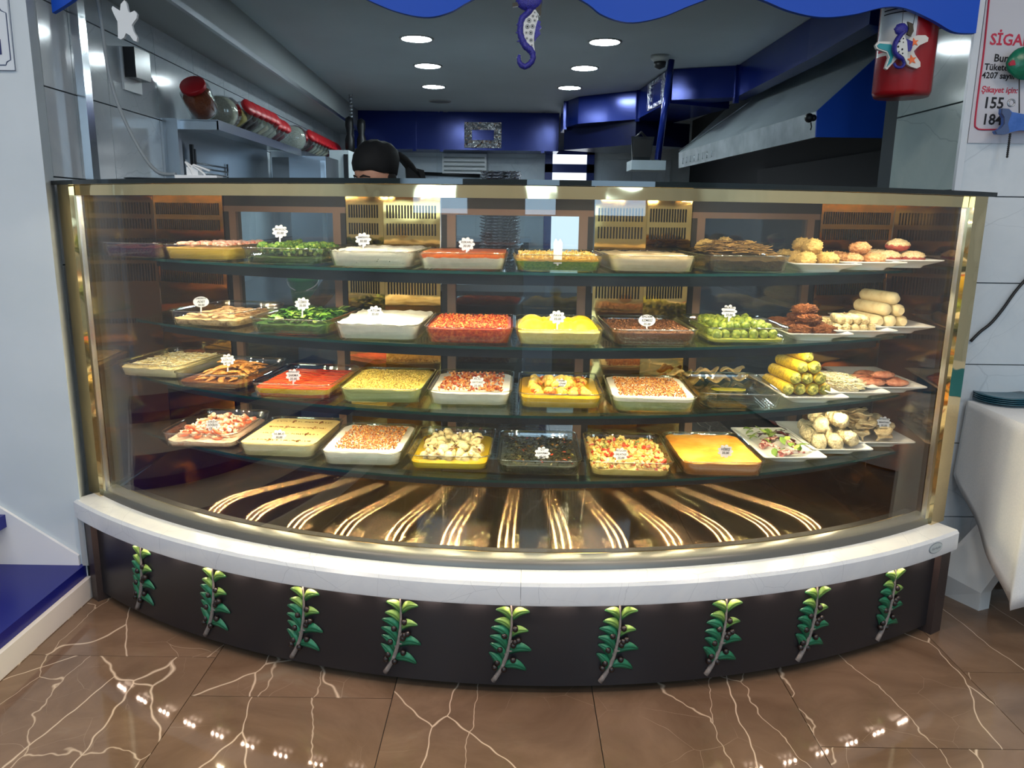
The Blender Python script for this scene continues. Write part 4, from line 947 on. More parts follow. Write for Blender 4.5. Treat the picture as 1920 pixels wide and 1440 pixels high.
cf = speck('cream_fillet', [(196, 146, 84), (238, 206, 140), (222, 180, 110)], 40, .4, .4)
def wavy(seed):
    mb = MB(); rings = []
    for i in range(11):
        u = i / 10; rings.append([(.12 * (u - .5), w_ * .5 * math.sin(math.pi * (u * .86 + .07)), .008 + .010 * math.sin(u * 9 + seed) * (1 if abs(w_) > .01 else .6) + .006 * math.cos(w_ * 90 + seed)) for w_ in (-.05, -.025, 0, .025, .05)] + [(.12 * (u - .5), w_ * .5 * math.sin(math.pi * (u * .86 + .07)), .003 + .010 * math.sin(u * 9 + seed) * (1 if abs(w_) > .01 else .6)) for w_ in (.05, .025, 0, -.025, -.05)])
    return mb.loft(rings, 0, True, True).mesh('folded_fillet', cf)
for i, (x, up) in enumerate(((.545, 0), (.650, 0), (.755, 0), (.860, 0), (.600, 1), (.705, 1), (.810, 1))):
    q = backpt(x, .040); o = inst('folded_fillet', wavy(i), (q[0], q[1], SHZ[2] + .0085 + .030 * up), (0, 0, .31), (.82, .95, 1)); tag(o, 'wavy cream coloured folded fillet behind the empty tray', 'fillet', 'folded fillets behind the empty tray')
yg = NT('yellow_green_roll'); sepx = yg.node('ShaderNodeSeparateXYZ'); yg.link(yg.co('Generated'), sepx.inputs[0])
yn = yg.noise(120, 4); yc = yg.mix(yg.math('MULTIPLY', yg.math('SUBTRACT', .09, sepx.outputs['X']), 40, True), yg.ramp(yn.outputs['Fac'], [(.35, lin((190, 150, 20))), (.6, lin((232, 196, 40)))]), yg.ramp(yn.outputs['Fac'], [(.4, lin((96, 104, 40))), (.6, lin((176, 170, 80)))]))
yg.bump(yg.noise(170, 4).outputs['Fac'], .7, .004); ygm = yg.set(.5, 0, .4, yc)
YR_ = [cyl('coated_roll', .20, .021, ygm, .08), cyl('coated_roll', .19, .020, ygm, .08)]
pieces('3i', 'coated_roll', YR_, [(-.064, .0, .011, R_(94)), (-.0215, .0, .011, R_(94)), (.0215, .0, .011, R_(93)), (.064, .0, .011, R_(93)), (-.043, .002, .048, R_(95)), (.0, .0, .048, R_(94)), (.043, .0, .048, R_(93)), (-.0215, .004, .085, R_(96)), (.0215, .002, .085, R_(94)), (.0, .006, .1205, R_(97), .9)], 'yellow green coated roll in the stack on the plate', 'roll', 'coated rolls on the third shelf')
ws = [plain('ws1', (238, 228, 192), .55), plain('ws2', (220, 204, 156), .55), plain('ws3', (248, 242, 220), .55), plain('ws4', (150, 156, 96), .55)]
sp = SP['3j']; mbx = MB(); mbx.ball((0, -.02, .014), .062, 20, 10, 0, (1.0, 1.8, .6), .18, 5, seed=5); mbx.v = [(x, y, max(z, .0095)) for x, y, z in mbx.v]; o = mbx.build('shredded_mound', speck('white_shred', [(226, 212, 170), (242, 232, 204)], 120, .55, .8), world=False, loc=sp.loc, rz=sp.rz); tag(o, 'mound of white shredded salad on the plate', 'salad')
def dome(x, y): return .016 + .036 * math.sqrt(max(0, 1 - (x / .066) ** 2 - ((y + .02) / .118) ** 2))
bits('3j', 800, lambda mb, c, m_: strand(mb, c, .024, .0014, m_), lambda x, y: dome(x, y) + random.uniform(-.001, .004), ws, 'loose white shreds over the salad mound', 'white_shreds', plate=True, inset=.0, region=lambda x, y: (x / .064) ** 2 + ((y + .02) / .115) ** 2 < 1, wts=[4, 3, 3, 1])
sm = speck('pink_fillet', [(176, 96, 70), (214, 140, 106), (226, 164, 130)], 40, .35, .4)
pieces('3k', 'smoked_fillet', [patty('smoked_fillet', .034, (1.6, .9, .5), sm, .12, k) for k in (21, 22)], [(-.041, -.10, .014, .1, .75), (.041, -.098, .014, .05, .75), (-.041, -.05, .014, .1, .75), (.041, -.048, .014, 0, .75), (.0, -.075, .036, .1, .78), (-.041, .0, .014, .1, .75), (.041, .002, .014, 0, .75), (.0, .05, .014, .1, .8)], 'pink brown smoked fillet on the white plate', 'fillet', 'smoked fillets on the third shelf')
# ---- shelf 4
shm = NT('shrimp'); sxx = shm.node('ShaderNodeSeparateXYZ'); shm.link(shm.co('Generated'), sxx.inputs[0])
sn = shm.math('ADD', sxx.outputs['Y'], shm.math('MULTIPLY', shm.noise(90, 3).outputs['Fac'], .5))
shm.bump(shm.noise(60, 2).outputs['Fac'], .2, .004); shm = shm.set(.28, 0, .5, shm.ramp(sn, [(.45, lin((250, 226, 204))), (.85, lin((244, 196, 166))), (1.1, lin((228, 112, 70)))]))
def shrimp(k):
    pts = []; rs_ = []
    for i in range(11):
        u = i / 10; a = R_(-20 + 230 * u); q = .016 - .003 * u
        pts.append((q * math.cos(a), q * math.sin(a), .006 + .002 * math.sin(u * 5 + k))); rs_.append((.0075 * (1 - .62 * u)) * (1 + .10 * (i % 2)))
    mb = MB().tube(pts, rs_, 9); mb.tube([pts[-1], (pts[-1][0] - .001, pts[-1][1] - .006, .008), (pts[-1][0] + .004, pts[-1][1] - .012, .008)], [.002, .004, .005], 6, 0, .4)
    return mb.mesh('shrimp', shm)
fill('4a', .020, [speck('shrimp_bed', [(226, 190, 164), (240, 214, 194), (222, 150, 120)], 50, .35, .4)], 'pink dressed bed below the shrimp', 'shrimp_bed', amp=.004)
pieces('4a', 'shrimp', [shrimp(k) for k in range(3)], gridspots(6, 8, .18, .26, .022, .2, (.85, 1.15), .006, tilt=.4) + gridspots(5, 6, .155, .22, .034, .3, (.9, 1.2), .008, tilt=.7), 'peeled pink and white shrimp in the glass tray', 'shrimp', 'shrimp in the tray')
fill('4b', .046, [layer('hummus', [(214, 206, 166), (222, 214, 178)], [(240, 212, 136), (246, 222, 152)], .043, .001, 20, .45)], 'smooth pale hummus filling the tray', 'hummus', amp=.0012, fr=14, rough_edge=False)
def lines(mb, c, m_):
    ln = random.randrange(6)
    if ln < 4: y = (-.115, -.035, .045, .12)[ln] + random.uniform(-.003, .003); x = random.uniform(-.102, .102)
    else: x = (-.02, .03)[ln - 4] * 2 + random.uniform(-.004, .004); y = random.choice((-.115, -.035, .045, .12)) + random.uniform(-.016, .016)
    octa(mb, (x, y, .0475), .0022, m_)
bits('4b', 420, lines, lambda x, y: 0, [plain('sp1', (150, 96, 34), .6), plain('sp2', (116, 70, 26), .6)], 'brown spice sprinkled in lines on the hummus', 'spice_lines')
fill('4c', .046, [wd, layer('white_side', [(226, 222, 212), (236, 232, 224)], [(240, 238, 230), (248, 246, 240)], .03, .003, 30, .4, (90, 80, 60), 120, .75)], 'white dip below brown crumble on the lowest shelf', 'crumble_dip', amp=.003)
bits('4c', 1500, lambda mb, c, m_: octa(mb, c, .0037, m_), lambda x, y: .048 + random.uniform(0, .004), cm, 'brown nut crumble on the white dip of the lowest shelf', 'nut_crumble', region=lambda x, y: -.095 + .02 * N2(x, y, 30) < x < .104 and -.13 < y < .145)
mu = speck('mushroom', [(214, 190, 130), (240, 224, 172), (190, 156, 96)], 50, .3, .35)
def mushroom(k):
    mb = MB(); mb.lathe([(.0005, .022), (.008, .0205), (.013, .016), (.0145, .011), (.0125, .008), (.006, .0085), (.005, .004), (.0055, .0), (.0005, -.0005)], 14); return mb.mesh('mushroom', mu)
fill('4d', .024, [plain('mush_oil', (196, 164, 30), .08), plain('mush_oil_side', (206, 178, 24), .12)], 'yellow oil under the pale mushrooms', 'mushroom_oil', amp=.0006)
pieces('4d', 'mushroom', [mushroom(0), MB().ball((0, 0, .010), .013, 10, 7, 0, (1.3, 1, .8), .2, 3, seed=3).mesh('mushroom', mu)], gridspots(6, 8, .19, .27, .020, .25, (.9, 1.25), .004, tilt=1.2) + gridspots(5, 7, .18, .26, .034, .3, (.85, 1.2), .006, tilt=1.4), 'pale whole mushroom in yellow oil', 'mushroom', 'mushrooms in the tray')
bits('4d', 40, lambda mb, c, m_: leafbit(mb, c, .016, .008, m_), lambda x, y: .048 + random.uniform(0, .006), [plain('dr1', (120, 56, 30), .4), plain('dr2', (84, 44, 26), .4)], 'dark red pepper flakes among the mushrooms', 'pepper_flakes', inset=.028)
fill('4e', .030, [speck('dark_herb', [(24, 26, 14), (48, 48, 22)], 90, .4, .9)], 'dark cooked herbs packed in the tray', 'dark_herb_bed', amp=.005)
bits('4e', 900, lambda mb, c, m_: leafbit(mb, c, .014, .006, m_), lambda x, y: .032 + random.uniform(0, .008), [plain('dh1', (40, 44, 20), .35), plain('dh2', (26, 28, 16), .35), plain('dh3', (78, 74, 34), .35), plain('dh4', (150, 104, 46), .4), plain('dh5', (186, 60, 30), .4)], 'dark green and brown sauteed herb leaves', 'sauteed_herbs', inset=.018, wts=[8, 8, 4, 1.2, .35])
fill('4f', .024, [speck('dice_base', [(206, 178, 100), (226, 204, 130)], 60, .4, .4)], 'yellow dressing under the diced aubergine', 'dice_dressing', amp=.004)
bits('4f', 780, lambda mb, c, m_: chunk(mb, c, .0115, m_, (1.3, .8, .7)), lambda x, y: .020 + random.uniform(0, .020), [plain('dc1', (240, 214, 136), .35), plain('dc2', (226, 190, 96), .35), plain('dc3', (200, 60, 34), .35), plain('dc4', (222, 120, 50), .35), plain('dc5', (130, 140, 66), .35)], 'diced yellow aubergine with red and green pepper', 'aubergine_dice', wts=[6, 5, 2, 1, 1])
fill('4g', .044, [speck('orange_paste', [(214, 132, 40), (232, 160, 60), (240, 182, 90)], 16, .35, .25, bscale=40), plain('orange_side', (176, 112, 50), .4)], 'smooth orange paste with swirled top', 'orange_paste', amp=.004, fr=40)
tn = NT('octopus_skin'); tc_ = tn.noise(70, 4); tn.bump(tn.voro(160).outputs['Distance'], .6, .004); tn = tn.set(.3, 0, .5, tn.ramp(tc_.outputs['Fac'], [(.38, lin((110, 40, 46))), (.5, lin((176, 100, 96))), (.62, lin((238, 222, 208)))]))
def tentacle(seed, L=.11):
    random.seed(seed); a = 0; p = Vector((-L / 2, 0, .012)); pts = [p.copy()]; rs_ = [.014]
    for i in range(10):
        a += (-.12 if seed % 2 else .14); p = p + Vector((math.cos(a), math.sin(a), .0)) * L / 10; pts.append(p.copy()); rs_.append(.014 * (1 - .075 * (i + 1)))
    mb = MB().tube(pts, rs_, 10)
    for i in range(1, 9):
        for s_ in (-1, 1): mb.ball((pts[i].x, pts[i].y + s_ * rs_[i] * .75, pts[i].z + rs_[i] * .5), rs_[i] * .34, 6, 4, 1)
    return mb.mesh('octopus_piece', [tn, plain('sucker', (236, 206, 196), .35)])
TN = [tentacle(k) for k in (1, 2, 3)]; random.seed(23)
pieces('4h', 'octopus_piece', TN, [(-.01, -.10, .012, R_(55), 1.0), (-.02, -.02, .012, R_(20), .85), (.015, -.04, .028, R_(120), .75), (-.03, .05, .012, R_(80), .9), (.03, .05, .014, R_(10), .7), (-.03, -.07, .03, R_(-20), .6)], 'purple and white octopus piece on the plate', 'octopus', 'octopus pieces')
bits('4h', 42, lambda mb, c, m_: leafbit(mb, c, .034, .022, m_), lambda x, y: .030 + random.uniform(0, .022), [plain('le1', (84, 34, 34), .4), plain('le2', (60, 26, 28), .4), plain('le3', (100, 130, 50), .4), plain('le4', (150, 172, 80), .4)], 'red and green lettuce leaves around the octopus', 'lettuce', plate=True, inset=.012)
cw = speck('cabbage_roll', [(206, 182, 130), (238, 222, 178), (176, 150, 98)], 40, .4, .8, dist=.03)
CB = [cyl('cabbage_roll', .085, .023, cw, .34), cyl('cabbage_roll', .09, .024, cw, .34)]
settle(pieces('4i', 'cabbage_roll', CB, [(-.05, -.10, .011, R_(70)), (.0, -.105, .011, R_(80)), (.05, -.10, .011, R_(95)), (-.05, -.01, .011, R_(80)), (0, -.01, .011, R_(95)), (.05, -.01, .011, R_(85)), (-.03, -.06, .052, R_(60)), (.025, -.06, .052, R_(100)), (-.02, .08, .011, R_(85)), (.04, .08, .011, R_(90)), (0, .03, .052, R_(30))], 'pale stuffed cabbage roll on the white plate', 'roll', 'cabbage rolls on the lowest shelf'), SHZ[3] + .016)
om = speck('oyster_mushroom', [(186, 160, 116), (226, 204, 160), (238, 222, 186)], 50, .45, .5)
def oyster(seed):
    mb = MB(); rings = []; n = 16
    for r_, z in ((.004, .0), (.006, .014), (.016, .024), (.034, .034), (.040, .036), (.034, .041), (.016, .036), (.001, .034)):
        rings.append([(r_ * math.cos(t) * (1 + .25 * noise.noise(Vector((math.cos(t) * 2, math.sin(t) * 2, seed)))) + .02 * (z / .036), r_ * math.sin(t) * (1 + .25 * noise.noise(Vector((math.cos(t) * 2, math.sin(t) * 2, seed + 5)))), z + .005 * math.sin(3 * t + seed) * (r_ / .04)) for t in [2 * math.pi * k / n for k in range(n)]])
    return mb.loft(rings, 0, True, True).mesh('oyster_mushroom', om)
settle(pieces('4j', 'oyster_mushroom', [oyster(k) for k in range(4)], gridspots(3, 5, .13, .26, .012, .12, (.72, .9), 0, tilt=.35) + gridspots(2, 4, .09, .20, .034, .2, (.78, .95), 0, tilt=.35) + gridspots(1, 2, .03, .10, .058, .2, (.8, .95), 0, tilt=.35), 'pale oyster mushroom piled on the white plate', 'mushroom', 'oyster mushrooms on the plate'), SHZ[3] + .020, .05, .002, .66)

# ---- price cards
def cardshape(kind):
    if kind == 'oval': return [(.0185 * 1.28 * math.cos(a), .0165 * math.sin(a)) for a in [2 * math.pi * i / 32 for i in range(32)]]
    if kind == 'plain': return [(-.011, -.035), (.011, -.035), (.012, .02), (.006, .032), (0, .024), (-.006, .032), (-.012, .02)]
    return [((.0158 + .0056 * abs(math.cos(4.5 * a))) * 1.06 * math.cos(a), (.0158 + .0056 * abs(math.cos(4.5 * a))) * .92 * math.sin(a)) for a in [2 * math.pi * i / 90 for i in range(90)]]
CARD = {k: MB().prism(cardshape(k), 0, .001).mesh('card', M['card']) for k in ('oval', 'plain', 'flower')}
STICK = MB().box(-.0022, .0022, -.040, -.012, -.0004, .0006).mesh('stick', M['card'])
names = {'1c': 'broccoli', '1d': 'herb yogurt', '1e': 'orange topped dip', '1f': 'yellow and green salad', '2a': 'cured fish', '2b': 'green wild herbs', '2c': 'plain yogurt', '2e': 'yellow bean paste', '2f': 'dark brown paste', '2g': 'Brussels sprouts', '3b': 'brown fillets', '3c': 'red sauce dish', '3e': 'walnut topped dip', '3f': 'artichokes in yellow sauce', '4a': 'shrimp', '4b': 'hummus', '4e': 'dark sauteed herbs', '4f': 'diced aubergine', '4g': 'orange paste', '4j': 'oyster mushrooms'}
for key, kind, lns, (px, py) in SIGN_TEXT:
    sp = SP[key]; fy_ = sp.p(0, -(TD if key != '4j' else PD) / 2 + {'1c': .06, '1d': .09, '1f': .01, '4j': .09, '3f': .10, '3b': .12}.get(key, .07), 0)[1]
    P = at(px, py, fy_)
    root = bpy.data.objects.new('price_card', None); COL.objects.link(root); root.empty_display_size = .02; root.location = P; root.rotation_euler = (R_(76), 0, math.atan2(P.x, -P.y) * 0 - P.x * .12)
    root.scale = (1.1, 1.1, 1)
    tag(root, {'oval': 'oval white price card', 'plain': 'white curled price card', 'flower': 'white flower shaped price card'}[kind] + ' stuck in the ' + names[key], 'price card', 'handwritten price cards')
    inst('card', CARD[kind], (0, 0, 0), parent=root); inst('stick', STICK, (0, 0, 0), parent=root)
    n = len(lns); pit = .0105 if n < 4 else .0083
    for i, t in enumerate(lns):
        me = text_mesh(t, .0125, M['ink'], .18); w_ = max(v.co.x for v in me.vertices) - min(v.co.x for v in me.vertices)
        s_ = min(.72, .031 / w_) if n < 4 else min(.56, .029 / w_)
        inst('lettering', me, (0, (n - 1) * pit / 2 - i * pit, .0012), sc=(s_, s_ * 1.05, 1), parent=root)
# ================================================================== KITCHEN BEHIND THE CASE
def pxpoly(mb, pts, Y, th, mi=0, dy=0):
    """flat thing standing upright at depth Y, with thickness th"""
    P = [at(x, y, Y) for x, y in pts]
    a = sum(P[i].x * P[(i + 1) % len(P)].z - P[(i + 1) % len(P)].x * P[i].z for i in range(len(P)))
    if a < 0: P = P[::-1]
    n = len(P); y0, y1 = Y + dy, Y + dy + th
    mb.add([(p.x, y0, p.z) for p in P] + [(p.x, y1, p.z) for p in P], [tuple(range(n)), tuple(range(n, 2 * n))[::-1]], mi)
    b = len(mb.v) - 2 * n
    for i in range(n):
        j = (i + 1) % n; mb.f.append([b + i, b + n + i, b + n + j, b + j]); mb.m.append(mi); mb.s.append(False)
    return mb
# ---- ceiling downlights
lens = MB().lathe([(.0005, -.004), (.088, -.004), (.088, 0.0), (.0005, 0)], 28).mesh('lens', M['downlight'])
lens_off = MB().lathe([(.0005, -.004), (.088, -.004), (.088, 0.0), (.0005, 0)], 28).mesh('lens', plain('unlit_lens', (120, 124, 126), .4))
rim = MB().lathe([(.088, -.006), (.100, -.006), (.102, 0), (.088, 0), (.088, -.006)], 28, cap=False).mesh('trim_ring', plain('lamp_ring', (170, 174, 176), .5))
def downlight(px, py, on=True, lab=''):
    p = atz(px, py, 2.4); r = empty('ceiling_downlight', p)
    tag(r, lab if on else 'unlit round ceiling downlight near the back', 'ceiling light', 'kitchen ceiling downlights')
    inst('trim_ring', rim, (0, 0, 0), parent=r); inst('lens', lens if on else lens_off, (0, 0, 0), parent=r)
for i, p in enumerate(((781, 72), (802, 123), (813, 162), (832, 211))): downlight(*p, True, 'glowing ceiling downlight, %s from the wavy board in the row nearer the jar shelves' % ORD[i])
for i, p in enumerate(((1134, 78), (1096, 127), (1068, 164))): downlight(*p, True, 'glowing ceiling downlight, %s from the wavy board in the row nearer the hood' % ORD[i])
downlight(825, 190, False)
# ---- blue duct across the back
YD = 8.28
d0, d1 = at(664, 250, YD), at(1048, 250, YD); zb_ = at(860, 281, YD).z
bd = empty('ventilation_duct', (0, YD, zb_)); tag(bd, 'dark blue ventilation duct across the back below the ceiling', 'duct')
MB().box(d0.x, d1.x, YD, YD + .42, zb_, 2.398).build('duct_body', M['duct'], bd)
for px in (777, 828, 1018):
    x = at(px, 250, YD).x; MB().box(x - .018, x + .018, YD - .016, YD + .02, zb_ - .02, 2.398).build('flange', M['duct'], bd)
vt = MB(); foil = mirror('crumpled_foil', (225, 225, 228), .18, .5, 30)
f0, f1 = at(871, 229, YD), at(940, 278, YD); w_ = .075
for x0, x1, z0, z1 in ((f0.x, f1.x, f0.z - w_, f0.z), (f0.x, f1.x, f1.z, f1.z + w_), (f0.x, f0.x + w_, f1.z + w_, f0.z - w_), (f1.x - w_, f1.x, f1.z + w_, f0.z - w_)): vt.box(x0, x1, YD - .02, YD, z0, z1)
vt.build('foil_frame', foil, bd)
# ---- blue duct winding along the right side
path = [atz(*p, 2.4) for p in ((1052, 203), (1060, 190), (1085, 181), (1140, 175), (1197, 169), (1254, 129))]
path2 = [atz(*p, 2.4) for p in ((1262, 129), (1384, 122), (1520, 33), (1640, -55))]
rd = empty('ventilation_duct', (path[3].x, path[3].y, 2.15)); tag(rd, 'glossy blue ventilation duct winding along the right side to the hood', 'duct')
zb2 = 2.175
MB().prism([(p.x, p.y) for p in path] + [(path[-1].x + .5, path[-1].y + .25), (path[0].x + .6, path[0].y + .3)], zb2, 2.398).build('duct_body', M['duct'], rd)
MB().prism([(p.x, p.y) for p in path2] + [(path2[-1].x + .10, path2[-1].y + .06), (path2[2].x + .10, path2[2].y + .06), (path2[1].x + .10, path2[1].y + .12), (path2[0].x + .05, path2[0].y + .3)], zb2 + .02, 2.397).build('duct_body', M['duct'], rd)
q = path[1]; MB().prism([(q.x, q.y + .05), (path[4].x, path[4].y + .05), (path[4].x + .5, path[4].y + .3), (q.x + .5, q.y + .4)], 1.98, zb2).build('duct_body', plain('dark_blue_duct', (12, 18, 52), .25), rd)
for p in (path[1], path[4], path[5], path2[1]): MB().box(p.x - .015, p.x + .015, p.y - .025, p.y + .02, zb2 - .02, 2.397).build('flange', M['duct'], rd)
p, q = path[4], path[5]; d = (q - p).normalized(); n_ = Vector((d.y, -d.x, 0)); n_ = n_ if n_.y < 0 else -n_
vf = MB(); L = (q - p).length
for u0, u1, z0, z1 in ((.4, .95, 2.36, 2.385), (.4, .95, 2.19, 2.215), (.4, .5, 2.215, 2.36), (.85, .95, 2.215, 2.36)):
    a, b = p + d * L * u0, p + d * L * u1; c1, c2 = a + n_ * .012, b + n_ * .012
    vf.hexa([(c1.x, c1.y, z0), (c2.x, c2.y, z0), (b.x, b.y, z0), (a.x, a.y, z0), (c1.x, c1.y, z1), (c2.x, c2.y, z1), (b.x, b.y, z1), (a.x, a.y, z1)])
vf.build('foil_frame', foil, rd)
# ---- exhaust hood
YH = 3.90; a0 = at(1530, 257, YH); a1 = at(1532, 208, YH); a2 = at(1646, 105, YH); LH = 2.62
sl = (a2.z - a1.z) / (a2.x - a1.x); a3 = Vector((a1.x + (2.39 - a1.z) / sl, YH, 2.39)); xw = 2.12
hd = empty('exhaust_hood', (1.8, 5.2, a0.z)); tag(hd, 'large grey sloping kitchen exhaust hood with blue end panel', 'exhaust hood')
def ext(prof, y0, y1):
    P0 = [(x + SL * (y0 - YH), y0, z) for x, z in prof]; P1 = [(x + SL * (y1 - YH), y1, z) for x, z in prof]; mb = MB(); mb.loft([P0, P1], 0, False, True); return mb
hg = speck('grey_hood_metal', [(150, 160, 164), (164, 174, 178)], 3, .38, .05, metal=.3)
ext([(a1.x, a1.z), (a3.x, a3.z), (a3.x + .015, a3.z), (a1.x + .015, a1.z)], YH + .012, YH + LH).build('sloped_panel', hg, hd)
ext([(a0.x, a0.z), (a1.x, a1.z), (a1.x + .015, a1.z), (a0.x + .015, a0.z)], YH + .012, YH + LH).build('lip_panel', speck('worn_hood_lip', [(140, 148, 152), (172, 180, 184)], 8, .35, .1, metal=.4), hd)
MB().loft([[(x, y, z) for x, z in ((a0.x, a0.z), (xw, a0.z), (xw, a3.z), (a3.x, a3.z), (a1.x, a1.z))] for y in (YH, YH + .012)], 0, False, True).build('end_panel', M['blue'], hd)
# far end: a lower second hood section with a seam
s0_, s1_ = at(1247, 289, YH + LH), at(1361, 176, YH + LH)
MB().tube([(a1.x + SL * 2.55 - .012, YH + 2.55, a1.z + .01), (a1.x + SL * 1.9 + .33, YH + 1.95, a1.z + .33 * sl)], .006, 6).build('seam', M['steel'], hd)
hk = MB().tube([(.014 * math.cos(t), 0, .022 * math.sin(t)) for t in [R_(40 + 290 * i / 14) for i in range(15)]], .0025, 6).mesh('hook', M['steel'])
for i in range(8):
    y = 6.35 - .11 * i; o = inst('ring_hook', hk, (a0.x + SL * (y - YH) - .012, y, a0.z + .045), (0, 0, 1.3)); tag(o, 'small steel ring hook hanging on the hood lip', 'hook', 'ring hooks along the hood lip')
cl = MB(); pcl = at(1517, 221, YH - .03); cl.ball(pcl, .022, 10, 6); cl.ball(pcl + Vector((.02, 0, 0)), .016, 8, 6); cl.tube([pcl, pcl + Vector((.04, .03, 0))], .008, 8); cl.tube([pcl + Vector((.01, 0, -.02)), pcl + Vector((.015, 0, -.04)), pcl + Vector((.012, 0, -.055))], .003, 6)
tag(cl.build('hood_clamp', M['black']), 'small black clamp at the hood corner', 'clamp')
# grill range below the hood
gb = empty('grill_range', (1.8, 5.0, 0)); tag(gb, 'black cooking range below the exhaust hood', 'range')
bk = plain('black_range_steel', (14, 14, 16), .5)
ext([(1.52, 0), (1.52, .92), (2.10, .92), (2.10, 0)], 3.62, 6.5).build('range_body', bk, gb)
ext([(2.06, .92), (2.06, a0.z - .004), (2.10, a0.z - .004), (2.10, .92)], 3.62, 6.5).build('back_splash', bk, gb)
ext([(1.62, .92), (1.62, .96), (2.0, .96), (2.0, .92)], 3.8, 6.3).build('grill_grate', plain('iron_grate', (30, 28, 28), .6, .5), gb)
bpy.data.objects['wall_right'].data.materials[0] = plain('near_black_wall', (24, 25, 28), .6)  # right kitchen wall set to near-black all over
# ---- speaker on a beam, pole, ceiling camera
sp0 = empty('loudspeaker', at(1202, 300, 5.9)); tag(sp0, 'small black loudspeaker box standing on a grey beam', 'loudspeaker')
z0 = at(1202, 301, 5.9).z; x0, x1 = at(1181, 280, 5.9).x, at(1224, 280, 5.9).x; z1 = at(1200, 257, 5.9).z
MB().hexa([(x0 + .02, 5.88, z0), (x1 - .02, 5.88, z0), (x1 - .04, 6.06, z0), (x0 + .04, 6.06, z0), (x0, 5.86, z1), (x1, 5.86, z1), (x1 - .03, 6.06, z1), (x0 + .03, 6.06, z1)]).build('cabinet', plain('black_speaker', (8, 8, 9), .35), sp0)
MB().box(x0 + .02, x1 - .02, 5.852, 5.862, z0 + .02, z1 - .02).build('grille', plain('speaker_grille', (12, 12, 14), .8), sp0)
MB().tube([((x0 + x1) / 2 - .04, 5.95, z1), ((x0 + x1) / 2, 5.95, z1 + .04), ((x0 + x1) / 2 + .04, 5.95, z1)], .01, 6).build('bracket', M['black'], sp0)
bm = MB(); A = at(1182, 311, 5.9); B = at(1246, 302, 5.9); bm.hexa([(A.x, 5.84, A.z - .03), (B.x, 5.84, A.z - .03), (B.x, 6.10, A.z - .03), (A.x, 6.10, A.z - .03), (A.x, 5.84, z0 - .001), (B.x, 5.84, z0 - .001), (B.x, 6.10, z0 - .001), (A.x, 6.10, z0 - .001)])
tag(bm.build('grey_beam', hg), 'grey metal beam carrying the loudspeaker', 'beam')
pA, pB = at(1259, 112, 5.4), at(1233, 300, 5.4)
tag(MB().tube([(pA.x, 5.4, pA.z), (pB.x, 5.4, pB.z)], .022, 8).build('blue_pole', M['duct']), 'slanting thin blue pole near the ceiling camera', 'pole')
cc = atz(1238, 104, 2.4); cr_ = empty('ceiling_camera', cc); tag(cr_, 'small white security camera on the kitchen ceiling', 'camera')
MB().lathe([(.0005, 0), (.06, 0), (.06, -.02), (.045, -.035), (.0005, -.04)], 16).build('mount', plain('camera_white', (170, 176, 176), .5), cr_, world=False)
MB().lathe([(.0005, -.035), (.04, -.04), (.035, -.07), (.0005, -.085)], 14).build('lens_dome', M['black'], cr_, world=False)
cd_ = atz(680, 222, 2.38); tag(MB().ball((cd_.x, cd_.y - .27, 2.35), .05, 12, 8).build('dome_camera', plain('dome_grey', (130, 136, 140), .3)), 'small grey dome camera at the left end of the back duct', 'camera')
# ---- louvred unit, foil trays, wall rail
YL = YB - .14; l0, l1 = at(829, 288, YL), at(912, 326, YL)
lu = empty('air_conditioner', (l0.x, YL, l1.z)); tag(lu, 'white louvred air conditioner on the back wall', 'air conditioner')
MB().box(l0.x, l1.x, YL, YB - .014, l1.z, l0.z).build('housing', M['white'], lu)
for k in range(4):
    z = l1.z + (l0.z - l1.z) * (.12 + .22 * k); MB().box(l0.x + .02, l1.x - .02, YL - .02, YL + .004, z, z + .012).build('louvre', plain('louvre_grey', (110, 118, 120), .4), lu)  # grey louvres on the white housing
t_l, t_r = at(902, 300, 5.1), at(977, 300, 5.1)
ft = platemesh(t_r.x - t_l.x, .30)
ftm = ft.copy(); ftm.materials.clear(); ftm.materials.append(foil)
for k in range(36):
    o = inst('foil_tray', ftm, ((t_l.x + t_r.x) / 2 + .003 * math.sin(k * 2.1), 5.1, 0.981 + .0185 * k), (0, 0, .02 * math.sin(k * 1.7)), (1, 1, 1.0)); tag(o, 'shiny foil food tray in the tall stack behind the counter', 'tray', 'stacked foil trays')
bcab = empty('added_dark_counter', (0, 8.2, 0)); tag(bcab, 'added dark counter along the back wall, darkening the lower kitchen', 'counter')  # counter added to darken the lower kitchen seen through the case
MB().box(-1.7, .15, 8.1, 8.7, 0, 1.12).build('cabinet', plain('added_dark_steel', (52, 58, 64), .4, .4), bcab)
MB().box(-1.72, .17, 8.08, 8.72, 1.12, 1.16).build('worktop', M['steel'], bcab)
wt = empty('work_table', (0, 5.1, 0)); tag(wt, 'steel work table carrying the foil tray stack', 'table')
MB().box(-.75, .75, 4.75, 5.45, .94, .98).build('table_top', M['steel'], wt)
for x in (-.7, .66):
    for y in (4.8, 5.36): MB().box(x, x + .04, y, y + .04, 0, .94).build('leg', M['steel'], wt)
MB().box(-.7, .7, 4.8, 5.4, .3, .33).build('lower_shelf', M['steel'], wt)
MB().box(-.66, .66, 4.80, 4.82, .33, .94).build('added_dark_apron', plain('added_dark_steel', (52, 58, 64), .4, .4), wt)  # dark apron added so the space under the table reads dark
